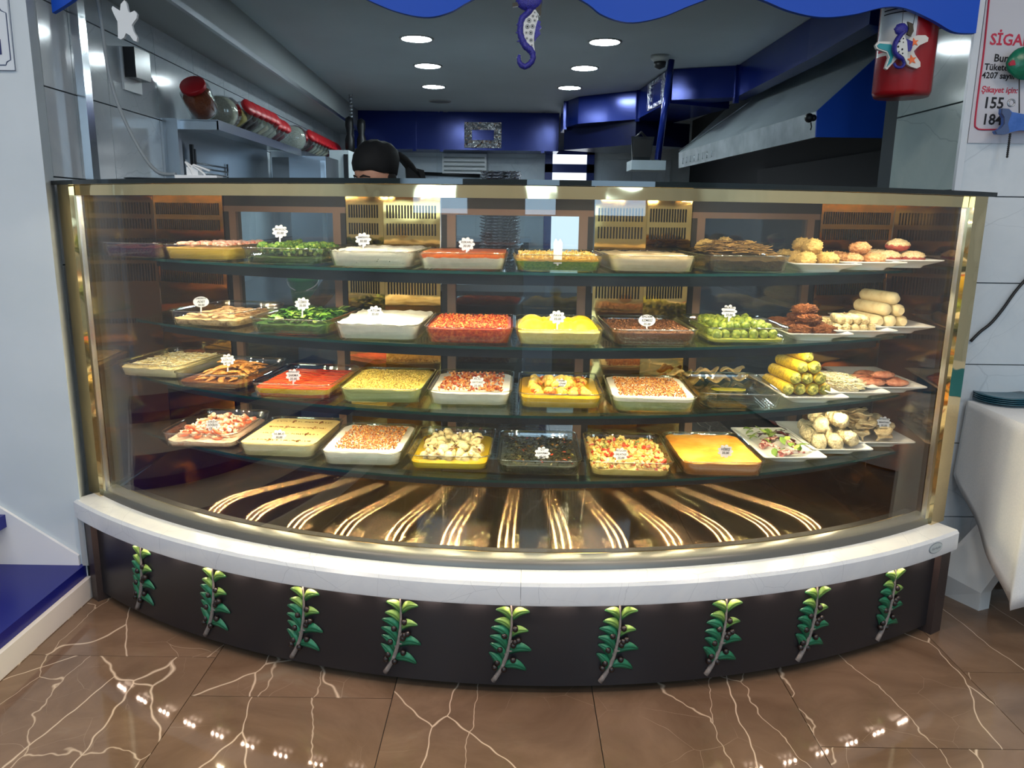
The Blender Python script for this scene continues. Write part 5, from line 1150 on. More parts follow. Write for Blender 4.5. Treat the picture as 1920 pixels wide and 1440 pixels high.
for i, (x, c_, r_) in enumerate(((.28, (150, 40, 44), .10), (.54, (190, 190, 196), .12))):
    o = MB().lathe([(.001, 0), (r_ * .8, 0), (r_, .05), (r_ * 1.05, .052), (r_ * .95, .045), (r_ * .75, .006), (.001, .006)], 20, (x, 4.95, .9805)).build('mixing_bowl', plain('bowl%d' % i, c_, .3)); tag(o, ['dark red shallow bowl', 'pale grey shallow bowl'][i] + ' on the steel work table', 'bowl')
rl = MB(); r0, r1 = at(785, 325, YB - .1), at(900, 330, YB - .1); rl.tube([(r0.x, YB - .1, r0.z), (r1.x, YB - .1, r1.z)], .018, 8)
for u in (.1, .5, .9): rl.tube([(r0.x + (r1.x - r0.x) * u, YB - .1, r0.z), (r0.x + (r1.x - r0.x) * u, YB - .01, r0.z)], .01, 6)
tag(rl.build('wall_rail', M['black']), 'dark horizontal rail on the back wall', 'rail')
# ---- left counter, bucket
lc = empty('steel_counter', (-1.2, 4.2, 0)); tag(lc, 'steel counter along the left kitchen wall', 'counter')
MB().prism([(kx(WL, 3.75) + .01, 3.75), (kx(WL, 3.75) + .64, 3.75), (kx(WL, 7) + .62, 7.0), (kx(WL, 7) + .01, 7.0)], .92, .96).build('worktop', M['steel'], lc)
MB().prism([(kx(WL, 3.8) + .02, 3.8), (kx(WL, 3.8) + .60, 3.8), (kx(WL, 6.95) + .57, 6.95), (kx(WL, 6.95) + .02, 6.95)], 0, .92).build('cabinet', plain('blue_grey_cabinet', (70, 84, 96), .4), lc)
gbk = empty('green_bucket', (at(570, 540, 3.9).x, 3.9, .9605)); tag(gbk, 'green plastic bucket seen through the counter glass', 'bucket')
MB().lathe([(.001, 0), (.058, 0), (.070, .10), (.078, .102), (.079, .125), (.074, .126), (.066, .10), (.054, .004), (.001, .004)], 24).build('tub', plain('green_plastic', (30, 168, 72), .35), gbk, world=False)
MB().tube([(.077 * math.cos(t), -.01 - .05 * math.sin(t), .108 - .05 * math.sin(t)) for t in [math.pi * i / 14 for i in range(15)]], .003, 6).build('handle', M['white'], gbk, world=False)
# ---- wall shelves with jars
def wallshelf(y0, y1, z, wd, label):
    r = empty('wall_shelf', (kx(WL, y0) + wd / 2, (y0 + y1) / 2, z - .04)); tag(r, label, 'shelf', 'steel wall shelves')
    pl_ = lambda a, b, z0, z1: MB().prism([(kx(WL, y0) + a, y0), (kx(WL, y0) + b, y0), (kx(WL, y1) + b, y1), (kx(WL, y1) + a, y1)], z0, z1)
    pl_(.002, wd, z - .006, z).build('shelf_board', M['steel'], r); pl_(wd - .008, wd, z - .045, z - .004).build('front_lip', M['steel'], r)
    MB().box(kx(WL, y0) + .002, kx(WL, y0) + wd, y0, y0 + .008, z - .045, z - .004).build('end_lip', M['steel'], r)
    pl_(.002, .012, z - .36, z - .006).build('back_plate', M['steel'], r)
    return r
ZS = at(380, 225, 3.9).z
wallshelf(3.88, 5.66, ZS, .25, 'steel wall shelf with the nearer row of red lidded jars')
wallshelf(5.78, 7.9, ZS, .25, 'steel wall shelf with the farther row of red lidded jars')
def jarmesh(r, h, c):
    body = MB().lathe([(.001, 0), (r * .9, 0), (r, .012), (r, h * .82), (r * .8, h * .92), (r * .8, h), (r * .76, h), (r * .76, h * .9), (r * .95, h * .8), (r * .95, .014), (.001, .005)], 18).mesh('glass_body', M['jar'])
    cont = MB().lathe([(.001, .006), (r * .9, .008), (r * .93, .02), (r * .93, h * .62), (.001, h * .64)], 16).mesh('contents', c)
    lid = MB().lathe([(.001, h + .004), (r * .80, h + .004), (r * .84, h), (r * .84, h - .018), (r * .80, h - .018), (.001, h - .016)], 20).mesh('lid', M['red'])
    return body, cont, lid
spices = [speck('spice%d' % i, c, 120, .7, .4) for i, c in enumerate(([(150, 70, 40), (180, 96, 60)], [(176, 168, 150), (200, 192, 172)], [(180, 160, 90), (206, 186, 116)], [(46, 36, 40), (70, 56, 60)], [(150, 150, 140), (190, 190, 180)], [(120, 60, 70), (90, 44, 56)]))]
def jar(y, u, r, h, ci, tilt=0, lab='', tilt2=0):
    b, c, l = jarmesh(r, h, spices[ci]); x = kx(WL, y) + u
    rt = empty('spice_jar', (x, y, ZS + .0005)); tag(rt, lab, 'jar', 'red lidded jars on the wall shelves')
    for nm, me in (('glass_body', b), ('contents', c), ('lid', l)): inst(nm, me, (0, 0, 0), parent=rt)
    if tilt: rt.rotation_euler = (0, tilt, R_(-16)); rt.location.z += r * abs(math.sin(tilt)) * .98
    if tilt2: rt.rotation_euler = (tilt2, 0, 0); rt.location.z += r * abs(math.sin(tilt2)) * .98
near_lab = 'leaning red lidded jar, %s after the large jars on the nearer steel shelf'; far_lab = 'leaning red lidded jar, %s after the tipped white jar on the farther shelf'
jar(4.06, .125, .072, .165, 0, tilt2=R_(48), lab='large upright jar with red lid and brown contents at the shelf end')
jar(4.33, .10, .088, .17, 1, tilt2=R_(-84), lab='large tipped jar of pale contents beside the upright jar')
for k in range(9):
    y = 4.60 + .114 * k; r_ = .054
    jar(y, .06, r_, .19 if k < 6 else .17, (2, 3, 3, 4, 1, 4, 4, 5, 5, 3, 4, 1)[k], tilt=R_(58), lab=near_lab % ORD[k])
jar(5.95, .11, .098, .16, 4, tilt2=R_(-84), lab='large tipped jar of white contents on the farther shelf')
for k in range(10): jar(6.27 + .125 * k, .06, .058, .19, (3, 5, 4, 4, 1, 4, 1, 5, 4, 4)[k], tilt=R_(58), lab=far_lab % ORD[k])
# steel side panel, utensils and rack under the shelf
rk = empty('wire_rack', (kx(WL, 4.3) + .03, 4.5, 1.3)); tag(rk, 'steel wire rack leaning below the wall shelf', 'rack')
for k in range(12):
    z = 1.38 + .0235 * k; MB().tube([(kx(WL, 4.18) + .02, 4.18, z), (kx(WL, 4.72) + .02, 4.72, z)], .004, 6).build('wire', M['steel'], rk)
for y in (4.18, 4.72): MB().tube([(kx(WL, y) + .02, y, .96), (kx(WL, y) + .02, y, 1.66)], .005, 6).build('upright', M['steel'], rk)
for i, (y, h) in enumerate(((3.93, .38), (3.99, .34), (4.10, .42), (4.13, .40))):
    z = 1.30; o = MB().box(kx(WL, y) + .03, kx(WL, y) + .045, y - .009, y + .009, z, z + h).build('utensil_handle', M['black' if i != 1 else 'steel']); tag(o, 'dark utensil handle standing below the steel shelf' if i != 1 else 'steel utensil handle below the wall shelf', 'utensil', 'utensils below the wall shelf')
MB().box(kx(WL, 3.86), kx(WL, 3.86) + .07, 3.84, 3.88, .96, ZS).build('shelf_upright', M['steel']); tag(bpy.data.objects['shelf_upright'], 'vertical steel post holding the near end of the wall shelf', 'post')
# white oven and steel box on the left counter
for nm, a, b, Y, mt, lab in (('steel_box', (541, 292), (612, 340), 5.6, 'steel', 'grey steel box on the left counter'), ('white_oven', (612, 281), (655, 340), 6.05, 'white', 'white boxy oven on the left counter')):
    p0, p1 = at(*a, Y), at(*b, Y); r = empty(nm, ((p0.x + p1.x) / 2, Y, .96)); tag(r, lab, 'oven' if nm == 'white_oven' else 'box')
    p0.x = p0.x if nm == 'steel_box' else p0.x + .02
    MB().box(p0.x, p1.x, Y, Y + .40, .961, p0.z).build('housing', plain('pale_grey_enamel', (196, 206, 210), .35) if mt == 'white' else M['steel'], r)
    MB().box(p1.x - .035, p1.x - .004, Y - .012, Y, 1.0, p0.z - .03).build('door_edge', M['black'] if mt == 'white' else M['chrome'], r)
# pepper mill like black bottles and a chain in the far left corner
for i, (px, h) in enumerate(((656, .40), (678, .36))):
    p = at(px, 262, 7.2); o = MB().lathe([(.001, 0), (.042, 0), (.042, h * .5), (.026, h * .62), (.038, h * .8), (.034, h * .95), (.001, h)], 14, (p.x, 7.2, p.z - h * .5)).build('hanging_mill', M['black']); tag(o, ['taller', 'shorter'][i] + ' black turned mill hanging by the back corner', 'mill', 'black mills in the back corner')
pz = at(658, 205, 7.2); chn = MB()
for k in range(14): chn.ball((pz.x, 7.2, pz.z - .12 + .03 * k), .018, 7, 5, 0, (1, .5, 1))
tag(chn.build('hanging_chain', M['steel']), 'thin metal chain hanging from the ceiling in the back corner', 'chain')

# ---- things lying on the case top
ZT = 1.4895
pp = at(248, 325, 2.86)
for k in range(3):
    o = MB().lathe([(.001, 0), (.05, 0), (.085, .008), (.086, .010), (.05, .003), (.001, .002)], 26, (pp.x, 2.99, ZT + .0055 * k)).build('dark_plate', plain('dark_patterned_plate', (50, 58, 66), .3)); tag(o, ['lowest', 'middle', 'topmost'][k] + ' dark flat plate of the small stack on the counter top', 'plate', 'dark plates on the counter top')
ps = at(360, 322, 2.84); pr_ = empty('power_strip', (ps.x, 2.90, ZT)); tag(pr_, 'white power strip with a plugged lead on the counter top', 'power strip')
MB().box(ps.x - .075, ps.x + .075, 2.87, 2.93, ZT, ZT + .030).build('strip_body', M['white'], pr_)
MB().box(ps.x - .035, ps.x + .005, 2.88, 2.92, ZT + .03, ZT + .058).build('plug', M['white'], pr_)
MB().tube(interp([(ps.x - .01, 2.9, ZT + .05), (ps.x - .04, 2.89, ZT + .075), (ps.x - .02, 2.88, ZT + .05), (ps.x + .0, 2.88, ZT + .008), (ps.x + .03, 2.88, ZT + .03), (ps.x - .01, 2.875, ZT + .065), (ps.x + .05, 2.875, ZT + .045)], 40), .0038, 7).build('lead', M['white'], pr_)
cb_ = [at(183, 0, 2.95), at(190, 40, 2.95), at(203, 130, 2.95), at(225, 205, 2.95), at(262, 280, 2.95), at(295, 322, 2.92), at(330, 327, 2.90)]
cb_ = [Vector((p.x, p.y, max(p.z, ZT + .006))) for p in cb_]
tag(MB().tube(interp([cb_[0] + Vector((-.01, 0, .15))] + cb_, 40), .0065, 8).build('grey_cable', plain('grey_cable_skin', (136, 146, 152), .5)), 'grey cable hanging down the left wall onto the counter top', 'cable')
# black switch box on the left wall
sb0 = at(275, 120, 3.32); sx = kx(WL, 3.5); sbr = empty('switch_box', (sx, 3.5, 1.85)); tag(sbr, 'black switch box on a white plate on the tiled wall', 'switch')
zz0, zz1 = at(272, 172, 3.5).z, at(272, 92, 3.5).z
MB().box(sx, sx + .012, 3.44, 3.60, zz0, zz1).build('back_plate', M['white'], sbr)
MB().box(sx + .012, sx + .06, 3.45, 3.59, zz0 + .05, zz1).build('cover', plain('black_cover', (22, 24, 28), .2), sbr)

# ---- chef
def skin(verts, edges, radii, name, mats, sub=2):
    me = bpy.data.meshes.new(name); me.from_pydata(verts, edges, []); me.update()
    o = bpy.data.objects.new(name, me); COL.objects.link(o)
    md = o.modifiers.new('s', 'SKIN'); md.use_smooth_shade = True
    for i, v in enumerate(me.skin_vertices[0].data):
        r = radii[i]; v.radius = r if isinstance(r, tuple) else (r, r); v.use_root = (i == 0)
    ss = o.modifiers.new('u', 'SUBSURF'); ss.levels = sub; ss.render_levels = sub
    dg = bpy.context.evaluated_depsgraph_get(); dg.update()
    m2 = bpy.data.meshes.new_from_object(o.evaluated_get(dg)); m2.name = name
    COL.objects.unlink(o); bpy.data.objects.remove(o)
    m2.materials.clear()
    for mt in mats: m2.materials.append(mt)
    for p in m2.polygons: p.use_smooth = True
    return m2
hc = at(702, 337, 3.62); hx, hy = hc.x, 3.62
EZ = 1.555                                                  # eye level of the figure as built
V = [(0, 0, .92), (0, 0, 1.05), (0, .0, 1.22), (0, .0, 1.34), (0, -.005, 1.42), (0, -.012, 1.475), (0, -.014, 1.50),
     (.18, 0, 1.33), (.24, -.05, 1.10), (.20, -.22, .98), (.17, -.28, .97), (-.18, 0, 1.33), (-.24, -.05, 1.10), (-.20, -.22, .98), (-.17, -.28, .97),
     (.10, 0, .86), (.11, -.01, .48), (.11, .02, .08), (.11, -.10, .04), (-.10, 0, .86), (-.11, -.01, .48), (-.11, .02, .08), (-.11, -.10, .04)]
RR = [.15, (.15, .12), (.17, .12), (.14, .10), .06, .052, .05, .065, .048, .038, .034, .065, .048, .038, .034, .09, .065, .045, .04, .09, .065, .045, .04]
ED = [(0, 1), (1, 2), (2, 3), (3, 4), (4, 5), (5, 6), (3, 7), (7, 8), (8, 9), (9, 10), (3, 11), (11, 12), (12, 13), (13, 14), (0, 15), (15, 16), (16, 17), (17, 18), (0, 19), (19, 20), (20, 21), (21, 22)]
for s_ in (1, -1):                                          # five fingers each hand
    for k in range(5):
        bx = s_ * (.17 + (-.026 + .014 * k)); L = (.05, .075, .082, .076, .06)[k]
        b = len(V); V += [(bx, -.30, .965 - .004 * (k == 0)), (bx - (s_ * .02 if k == 0 else 0), -.30 - L * .6, .955), (bx - (s_ * .03 if k == 0 else 0), -.30 - L, .935)]
        RR += [.011, .009, .008]; ED += [(10 if s_ > 0 else 14, b), (b, b + 1), (b + 1, b + 2)]
sk_ = speck('skin', [(206, 150, 124), (216, 164, 138)], 20, .5, .1); blk = plain('black_chef_jacket', (20, 20, 23), .75)
me0 = skin(V, ED, RR, 'body_skin', [sk_, blk])
hb = MB()
hb.add([v.co for v in me0.vertices], [list(p.vertices) for p in me0.polygons], 0, True)
for i, p in enumerate(me0.polygons):
    c = p.center
    if c.z < 1.425 and not (c.y < -.265 and c.z < 1.02): hb.m[i] = 1
rings = []
for z, hw, f, bk_ in ((-.120, .022, -.080, -.030), (-.108, .040, -.092, -.004), (-.085, .054, -.098, .030), (-.055, .064, -.098, .064), (-.025, .070, -.095, .084), (-.004, .0725, -.088, .091), (.012, .074, -.092, .094), (.035, .0755, -.098, .095), (.065, .073, -.092, .092), (.095, .060, -.070, .076), (.115, .036, -.036, .046), (.123, .006, -.004, .010)):
    cy = (f + bk_) / 2; hd_ = (bk_ - f) / 2
    rings.append([(hw * math.copysign(abs(math.cos(t)) ** .85, math.cos(t)), cy + hd_ * math.copysign(abs(math.sin(t)) ** .9, math.sin(t)), EZ + z) for t in [2 * math.pi * k / 28 for k in range(28)]])
hb.loft(rings, 0, True, True)
hb.loft([[(-.009, -.090, EZ + .006), (0, -.100, EZ + .006), (.009, -.090, EZ + .006)], [(-.011, -.090, EZ - .02), (0, -.112, EZ - .02), (.011, -.090, EZ - .02)], [(-.016, -.092, EZ - .042), (0, -.124, EZ - .042), (.016, -.092, EZ - .042)], [(-.012, -.094, EZ - .052), (0, -.108, EZ - .052), (.012, -.094, EZ - .052)]], 0, True, True)
for s_ in (1, -1):
    hb.ball((s_ * .077, .012, EZ - .022), .030, 12, 8, 0, (.34, .62, 1.0)); hb.ball((s_ * .081, .010, EZ - .024), .018, 10, 6, 0, (.34, .6, 1.0))
chef = inst('person', hb.mesh('person', [sk_, blk]), (hx, hy + .03, 0), (0, 0, R_(-38)))
tag(chef, 'person in black cap and black jacket leaning behind the display counter', 'person')
chef.scale = (1, 1, at(702, 340, 3.62).z / EZ)
cap = MB(); rings = []
for z, hw, f, bk_ in ((.036, .080, -.104, .102), (.042, .086, -.110, .108), (.075, .091, -.114, .116), (.110, .092, -.104, .122), (.145, .082, -.080, .116), (.168, .060, -.050, .092), (.178, .030, -.012, .056), (.180, .004, .016, .024)):
    cy = (f + bk_) / 2; hd_ = (bk_ - f) / 2
    rings.append([(hw * math.cos(t), cy + hd_ * math.sin(t), EZ + z + .010 * math.cos(t + 1.6) * (1 if z < .05 else .5) + .003 * math.sin(6 * t)) for t in [2 * math.pi * k / 32 for k in range(32)]])
cap.loft(rings, 0, True, True); cap.build('cap', plain('black_cap_cloth', (16, 17, 20), .8), chef, world=False)
tl = MB()
tl.loft([[(-.01 + .0 * u, .085 + .13 * u, EZ + .150 - .085 * u * u), (.05 + .02 * u, .075 + .14 * u, EZ + .140 - .10 * u * u), (.055 + .02 * u, .08 + .14 * u, EZ + .115 - .10 * u * u), (-.005, .09 + .13 * u, EZ + .120 - .085 * u * u)] for u in (0, .25, .5, .75, 1)], 0, True, True)
tl.loft([[(-.02 - .01 * u, .205 + .02 * u, EZ + .085 - .17 * u), (.03, .175 - .02 * u, EZ + .075 - .17 * u), (.085 + .02 * u, .225 + .02 * u, EZ + .060 - .15 * u), (.03, .235 + .02 * u, EZ + .07 - .16 * u)] for u in (0, .35, .7, 1)], 0, False, True)
tl.build('cap_tail', plain('black_cap_cloth', (16, 17, 20), .8), chef, world=False)
hm = plain('dark_hair', (28, 22, 20), .7)
for s_ in (1, -1):
    ey = MB().ball((s_ * .030, -.082, EZ), .012, 10, 7, 0, (1.15, .8, .7)).build('eye', plain('eye_white', (214, 210, 204), .2), chef, world=False)
    MB().ball((s_ * .030, -.0905, EZ), .0052, 8, 6, 0, (1, .5, 1)).build('iris', plain('eye_dark', (40, 30, 26), .2), ey, world=False)
    MB().tube([(s_ * .010, -.100, EZ + .016), (s_ * .030, -.0985, EZ + .022), (s_ * .052, -.078, EZ + .016)], [.003, .005, .0025], 6).build('eyebrow', hm, chef, world=False)
    MB().ball((s_ * .068, .030, EZ + .015), .034, 10, 7, 0, (.30, 1, 1)).build('hair', hm, chef, world=False)
MB().tube([(-.022, -.094, EZ - .078), (0, -.102, EZ - .076), (.022, -.094, EZ - .078)], [.002, .0048, .002], 6).build('mouth', plain('lips', (170, 96, 88), .5), chef, world=False)

# ================================================================== WAVY BOARD AND HANGING ORNAMENTS
YV = 2.79
wav = [(60, 8), (98, 24), (132, 3), (240, -70), (420, -80), (590, -45), (690, 0), (745, 22), (800, 32), (845, 22), (885, 0), (985, -45), (1090, 0), (1130, 28), (1180, 42), (1240, 32), (1300, 8), (1370, -14), (1425, -2), (1480, 20), (1540, 32), (1600, 27), (1660, 13), (1700, 16), (1750, 38), (1790, 60), (1830, 62)]
wp_ = interp([(x, y, 0) for x, y in wav[1:] if True], 120)
vb = MB(); bot = [at(p.x, p.y, YV) for p in wp_]
for i in range(len(bot) - 1):
    a, b = bot[i], bot[i + 1]
    vb.hexa([(a.x, YV, a.z), (b.x, YV, b.z), (b.x, YV + .02, b.z), (a.x, YV + .02, a.z), (a.x, YV, 2.95), (b.x, YV, 2.95), (b.x, YV + .02, 2.95), (a.x, YV + .02, 2.95)])
tag(vb.build('wavy_board', M['blue']), 'bright blue wavy edged board hanging above the counter', 'board')
# seahorse in the middle
YS = 2.66
sh = empty('seahorse_ornament', at(988, 130, YS)); tag(sh, 'blue seahorse ornament with white spotted belly hanging below the wavy board', 'ornament')
S = lambda x, y: (940 + x / 9.6, y / 9.6)
sb = speck('blue_glaze', [(34, 34, 110), (52, 50, 150), (30, 30, 96)], 160, .3, .6, dist=.004)
spine = [S(*p) for p in ((540, -60), (520, 60), (540, 150), (470, 240), (380, 330), (345, 450), (340, 580), (370, 700), (430, 820), (520, 900), (565, 980), (560, 1080), (500, 1160), (420, 1200), (350, 1160), (315, 1080), (325, 990))]
sp3 = interp([(p.x, p.y, p.z) for p in (at(x, y, YS) for x, y in spine)], 60)
def rad(i):
    u = i / 60; w_ = [.0045 * 2.6, .013, .0105, .012, .013, .0125, .0125, .0135, .0145, .0145, .0125, .0115, .0115, .0115, .011, .009, .006]; k = u * 16; a = int(min(k, 15)); return (w_[a] + (w_[a + 1] - w_[a]) * (k - a)) * (1 + .08 * math.sin(i * 2.1))
MB().tube(sp3, [rad(i) for i in range(61)], 12, 0, .8).build('body', sb, sh)
belly = [S(*p) for p in ((600, 110), (580, 200), (520, 270), (430, 340), (395, 430), (395, 560), (410, 680), (470, 800), (540, 880), (610, 940), (590, 820), (585, 700), (600, 580), (630, 440), (665, 320), (640, 220))]
MB_ = pxpoly(MB(), belly, YS - .004, .014); MB_.build('belly', plain('spotted_white_glaze', (206, 208, 206), .35), sh)
spm_ = MB()
for x, y, r in ((500, 370, 36), (470, 480, 36), (560, 475, 34), (530, 590, 34), (450, 590, 22), (535, 725, 30), (460, 690, 20), (600, 370, 22), (570, 290, 22), (600, 225, 16), (635, 300, 16), (550, 815, 16)):
    c = at(*S(x, y), YS - .0045)
    for f, t in ((1, 1), (.82, 0), (.42, 1)): pass
    rr = r / 9.6 * .00178
    spm_.loft([[(c.x + rr * k * math.cos(t), YS - .006, c.z + rr * k * math.sin(t)) for t in [2 * math.pi * i / 14 for i in range(14)]] for k in (1, .82)], 0, False, False)
    spm_.loft([[(c.x + rr * k * math.cos(t), YS - .0062, c.z + rr * k * math.sin(t)) for t in [2 * math.pi * i / 10 for i in range(10)]] for k in (.45, .02)], 0, False, False)
spm_.build('spots', M['ink'], sh)
for i, pts in enumerate((((440, 200), (330, 280), (430, 330)), ((350, 360), (270, 440), (350, 480)), ((340, 540), (255, 580), (350, 640)), ((370, 680), (275, 745), (420, 760)))):
    pxpoly(MB(), [S(*p) for p in pts], YS - .006, .012).build('back_spine', sb, sh)
pxpoly(MB(), [S(*p) for p in ((655, 360), (715, 390), (690, 440), (725, 490), (685, 540), (705, 610), (640, 680), (600, 750), (595, 640), (620, 480))], YS - .006, .012).build('fin', sb, sh)
pxpoly(MB(), [S(*p) for p in ((345, 25), (200, 55), (200, 120), (345, 95))], YS - .008, .016).build('snout', plain('dark_bronze_glaze', (60, 54, 44), .3, .4), sh)
pxpoly(MB(), [S(*p) for p in ((650, -40), (720, 10), (725, 100), (715, 260), (690, 300), (610, 130), (650, 60))], YS - .008, .014).build('mane', plain('dark_bronze_glaze', (60, 54, 44), .3, .4), sh)
MB().ball(at(*S(500, 30), YS), .031, 14, 10, 0, (1.35, .6, .9)).build('head', sb, sh)
# hanging strings up to the board
tp_ = at(988, -8, YS); MB().tube([(tp_.x, YS, tp_.z), (tp_.x, YV + .0, tp_.z + .25)], .0012, 5).build('string', M['ink'], sh)
def star(cx, cy, arms, w=.42):
    pts = []; n = len(arms)
    for i, (a, L) in enumerate(arms):
        a2, L2 = arms[(i + 1) % n]; aa = R_(a)
        for s_, q in ((-1, .55), (-.75, .85), (0, 1.0), (.75, .85), (1, .55)):
            d = (math.cos(aa), -math.sin(aa)); nn = (math.sin(aa), math.cos(aa)); wd = L * .22 * s_ * (1.15 if q < .7 else 1)
            pts.append((cx + d[0] * L * q + nn[0] * wd * -1 * -1, cy + d[1] * L * q + nn[1] * wd))
        am = R_((a + (a2 if a2 > a else a2 + 360)) / 2); pts.append((cx + math.cos(am) * min(L, L2) * w, cy - math.sin(am) * min(L, L2) * w))
    return pts
def order(pts, cx, cy): return sorted(pts, key=lambda p: -math.atan2(-(p[1] - cy), p[0] - cx))
so = empty('starfish_ornament', at(233, 78, 2.70)); tag(so, 'plain white starfish ornament hanging by the left wall', 'ornament')
sx_ = order([(231, 2), (226, 8), (225, 20), (218, 16), (211, 11), (209, 16), (213, 26), (220, 40), (221, 60), (221, 71), (226, 74), (232, 71), (236, 62), (243, 66), (250, 76), (256, 78), (257, 70), (250, 58), (247, 47), (250, 42), (256, 34), (257, 26), (252, 20), (243, 24), (240, 20), (237, 6), (234, 1)], 235, 42)
pxpoly(MB(), sx_, 2.70, .012).build('star', plain('matt_white_star', (214, 220, 224), .6), so)
p_ = at(233, 3, 2.706); MB().tube([(p_.x, 2.706, p_.z), (p_.x, YV, p_.z + .4)], .001, 5).build('string', M['white'], so)
# ---- fire extinguisher with ornaments
YX = 2.93
fe = empty('fire_extinguisher', (1.44, YX, at(1698, 182, YX).z)); tag(fe, 'red fire extinguisher hanging on the tiled return wall', 'fire extinguisher')
fr_ = .096; ex_z0 = at(1698, 183, YX).z
ec = at(1698, 100, YX)
MB().lathe([(.001, 0), (fr_ * .93, 0), (fr_, .015), (fr_, .44), (fr_ * .9, .49), (fr_ * .5, .53), (.02, .54), (.02, .57), (.001, .57)], 32, (ec.x, YX, ex_z0)).build('cylinder', plain('extinguisher_red', (150, 22, 30), .25), fe)
lb = MB(); rings = []
for z in (ex_z0 + .13, ex_z0 + .40):
    rings.append([(ec.x + (fr_ + .0012) * math.cos(R_(a)), YX + (fr_ + .0012) * math.sin(R_(a)), z) for a in range(176, 262, 6)])
lb.loft(rings, 0, True, False, False); lbo = lb.build('label', plain('extinguisher_label', (200, 204, 206), .3), fe)
def onlabel(z0, z1, a0_, a1_, mt, nm):
    mb = MB(); mb.loft([[(ec.x + (fr_ + .002) * math.cos(R_(a0_ + (a1_ - a0_) * i / 6)), YX + (fr_ + .002) * math.sin(R_(a0_ + (a1_ - a0_) * i / 6)), ex_z0 + z) for i in range(7)] for z in (z0, z1)], 0, True, False, False); mb.build(nm, mt, fe)
onlabel(.142, .155, 182, 240, M['redink'], 'label_band')
for k in range(4): onlabel(.262 + .012 * k, .266 + .012 * k, 190, 240, M['ink'], 'label_line')
onlabel(.325, .331, 205, 225, M['ink'], 'label_mark'); onlabel(.300, .331, 213, 217, M['ink'], 'label_mark'); onlabel(.335, .365, 235, 252, M['redink'], 'label_mark')
MB().box(ec.x - .03, ec.x + .05, YX - .02, YX + .03, ex_z0 + .565, ex_z0 + .60).build('valve', M['black'], fe)
MB().box(ec.x + fr_ - .005, 1.557, YX - .015, YX + .015, ex_z0 + .38, ex_z0 + .42).build('wall_bracket', M['black'], fe)
YO = 2.812
sf = empty('starfish_ornament', at(1690, 130, YO)); tag(sf, 'white and turquoise starfish ornament with orange stars before the extinguisher', 'ornament')
Q = lambda x, y: (1630 + x / 7.2, y / 7.2)
pxpoly(MB(), [Q(*p) for p in ((350, 560), (120, 560), (80, 610), (100, 660), (240, 710), (260, 780), (210, 920), (240, 940), (320, 850), (400, 760), (480, 850), (560, 900), (640, 925), (690, 900), (690, 840), (620, 740), (600, 690), (680, 610), (790, 560), (800, 510), (760, 475), (660, 475), (560, 500), (480, 560))], YO, .012).build('star', plain('white_glaze', (214, 212, 206), .3), sf)
pxpoly(MB(), [Q(*p) for p in ((300, 600), (140, 585), (105, 615), (130, 650), (250, 690), (285, 770), (235, 905), (300, 840), (330, 740))], YO - .003, .004).build('turquoise_panel', plain('turquoise_glaze', (50, 150, 160), .25), sf)
for cx_, cy_, r_ in ((610, 570, 62), (575, 805, 70)):
    pts = [(cx_ + r_ * (1 if i % 2 == 0 else .42) * math.cos(R_(90 + 36 * i + 10)), cy_ - r_ * (1 if i % 2 == 0 else .42) * math.sin(R_(90 + 36 * i + 10))) for i in range(10)]
    pxpoly(MB(), [Q(*p) for p in pts], YO - .003, .004).build('orange_star', plain('orange_glaze', (236, 110, 50), .35), sf)
s2 = empty('seahorse_ornament', at(1690, 130, YO - .02)); tag(s2, 'small blue and white seahorse ornament on top of the starfish', 'ornament')
sp4 = interp([tuple(at(*Q(*p), YO - .018)) for p in ((470, 420), (400, 500), (350, 600), (345, 690), (390, 760), (450, 800), (470, 860), (430, 910), (360, 900), (335, 850))], 40)
MB().tube(sp4, [.010 - .004 * (i / 40) + .004 * math.sin(math.pi * min(1, i / 24)) for i in range(41)], 10, 0, .7).build('body', sb, s2)
pxpoly(MB(), [Q(*p) for p in ((470, 470), (420, 540), (360, 640), (380, 700), (470, 770), (510, 860), (520, 700), (510, 560))], YO - .030, .014).build('belly', plain('spotted_white_glaze', (206, 208, 206), .35), s2)
dm = MB()
for x, y, r in ((390, 630, 22), (410, 560, 18), (460, 520, 16), (460, 570, 14), (445, 665, 20), (400, 700, 16), (450, 720, 16)):
    c = at(*Q(x, y), YO - .031); dm.ball((c.x, YO - .031, c.z), r / 7.2 * .0019 * .6, 8, 5, 0, (1, .4, 1))
dm.build('spots', M['ink'], s2)
MB().ball(at(*Q(430, 395), YO - .018), .021, 12, 8, 0, (1.1, .6, .9), .15, 6).build('head', sb, s2)
pxpoly(MB(), [Q(*p) for p in ((500, 520), (590, 560), (580, 640), (560, 690), (500, 690))], YO - .026, .01).build('fin', sb, s2)
pxpoly(MB(), [Q(*p) for p in ((520, 290), (590, 320), (600, 420), (560, 490), (510, 460), (540, 380))], YO - .022, .008).build('mane', plain('dark_bronze_glaze', (60, 54, 44), .3, .4), s2)
q_ = at(*Q(440, 360), YO - .016); MB().tube([(q_.x, q_.y, q_.z), (q_.x, 2.80, at(1699, 15, YV).z + .004)], .001, 5).build('string', M['ink'], s2)
q_ = at(*Q(560, 500), YO + .004); MB().tube([(q_.x, q_.y, q_.z), (q_.x, 2.80, at(1699, 15, YV).z + .004)], .001, 5).build('string', M['ink'], sf)

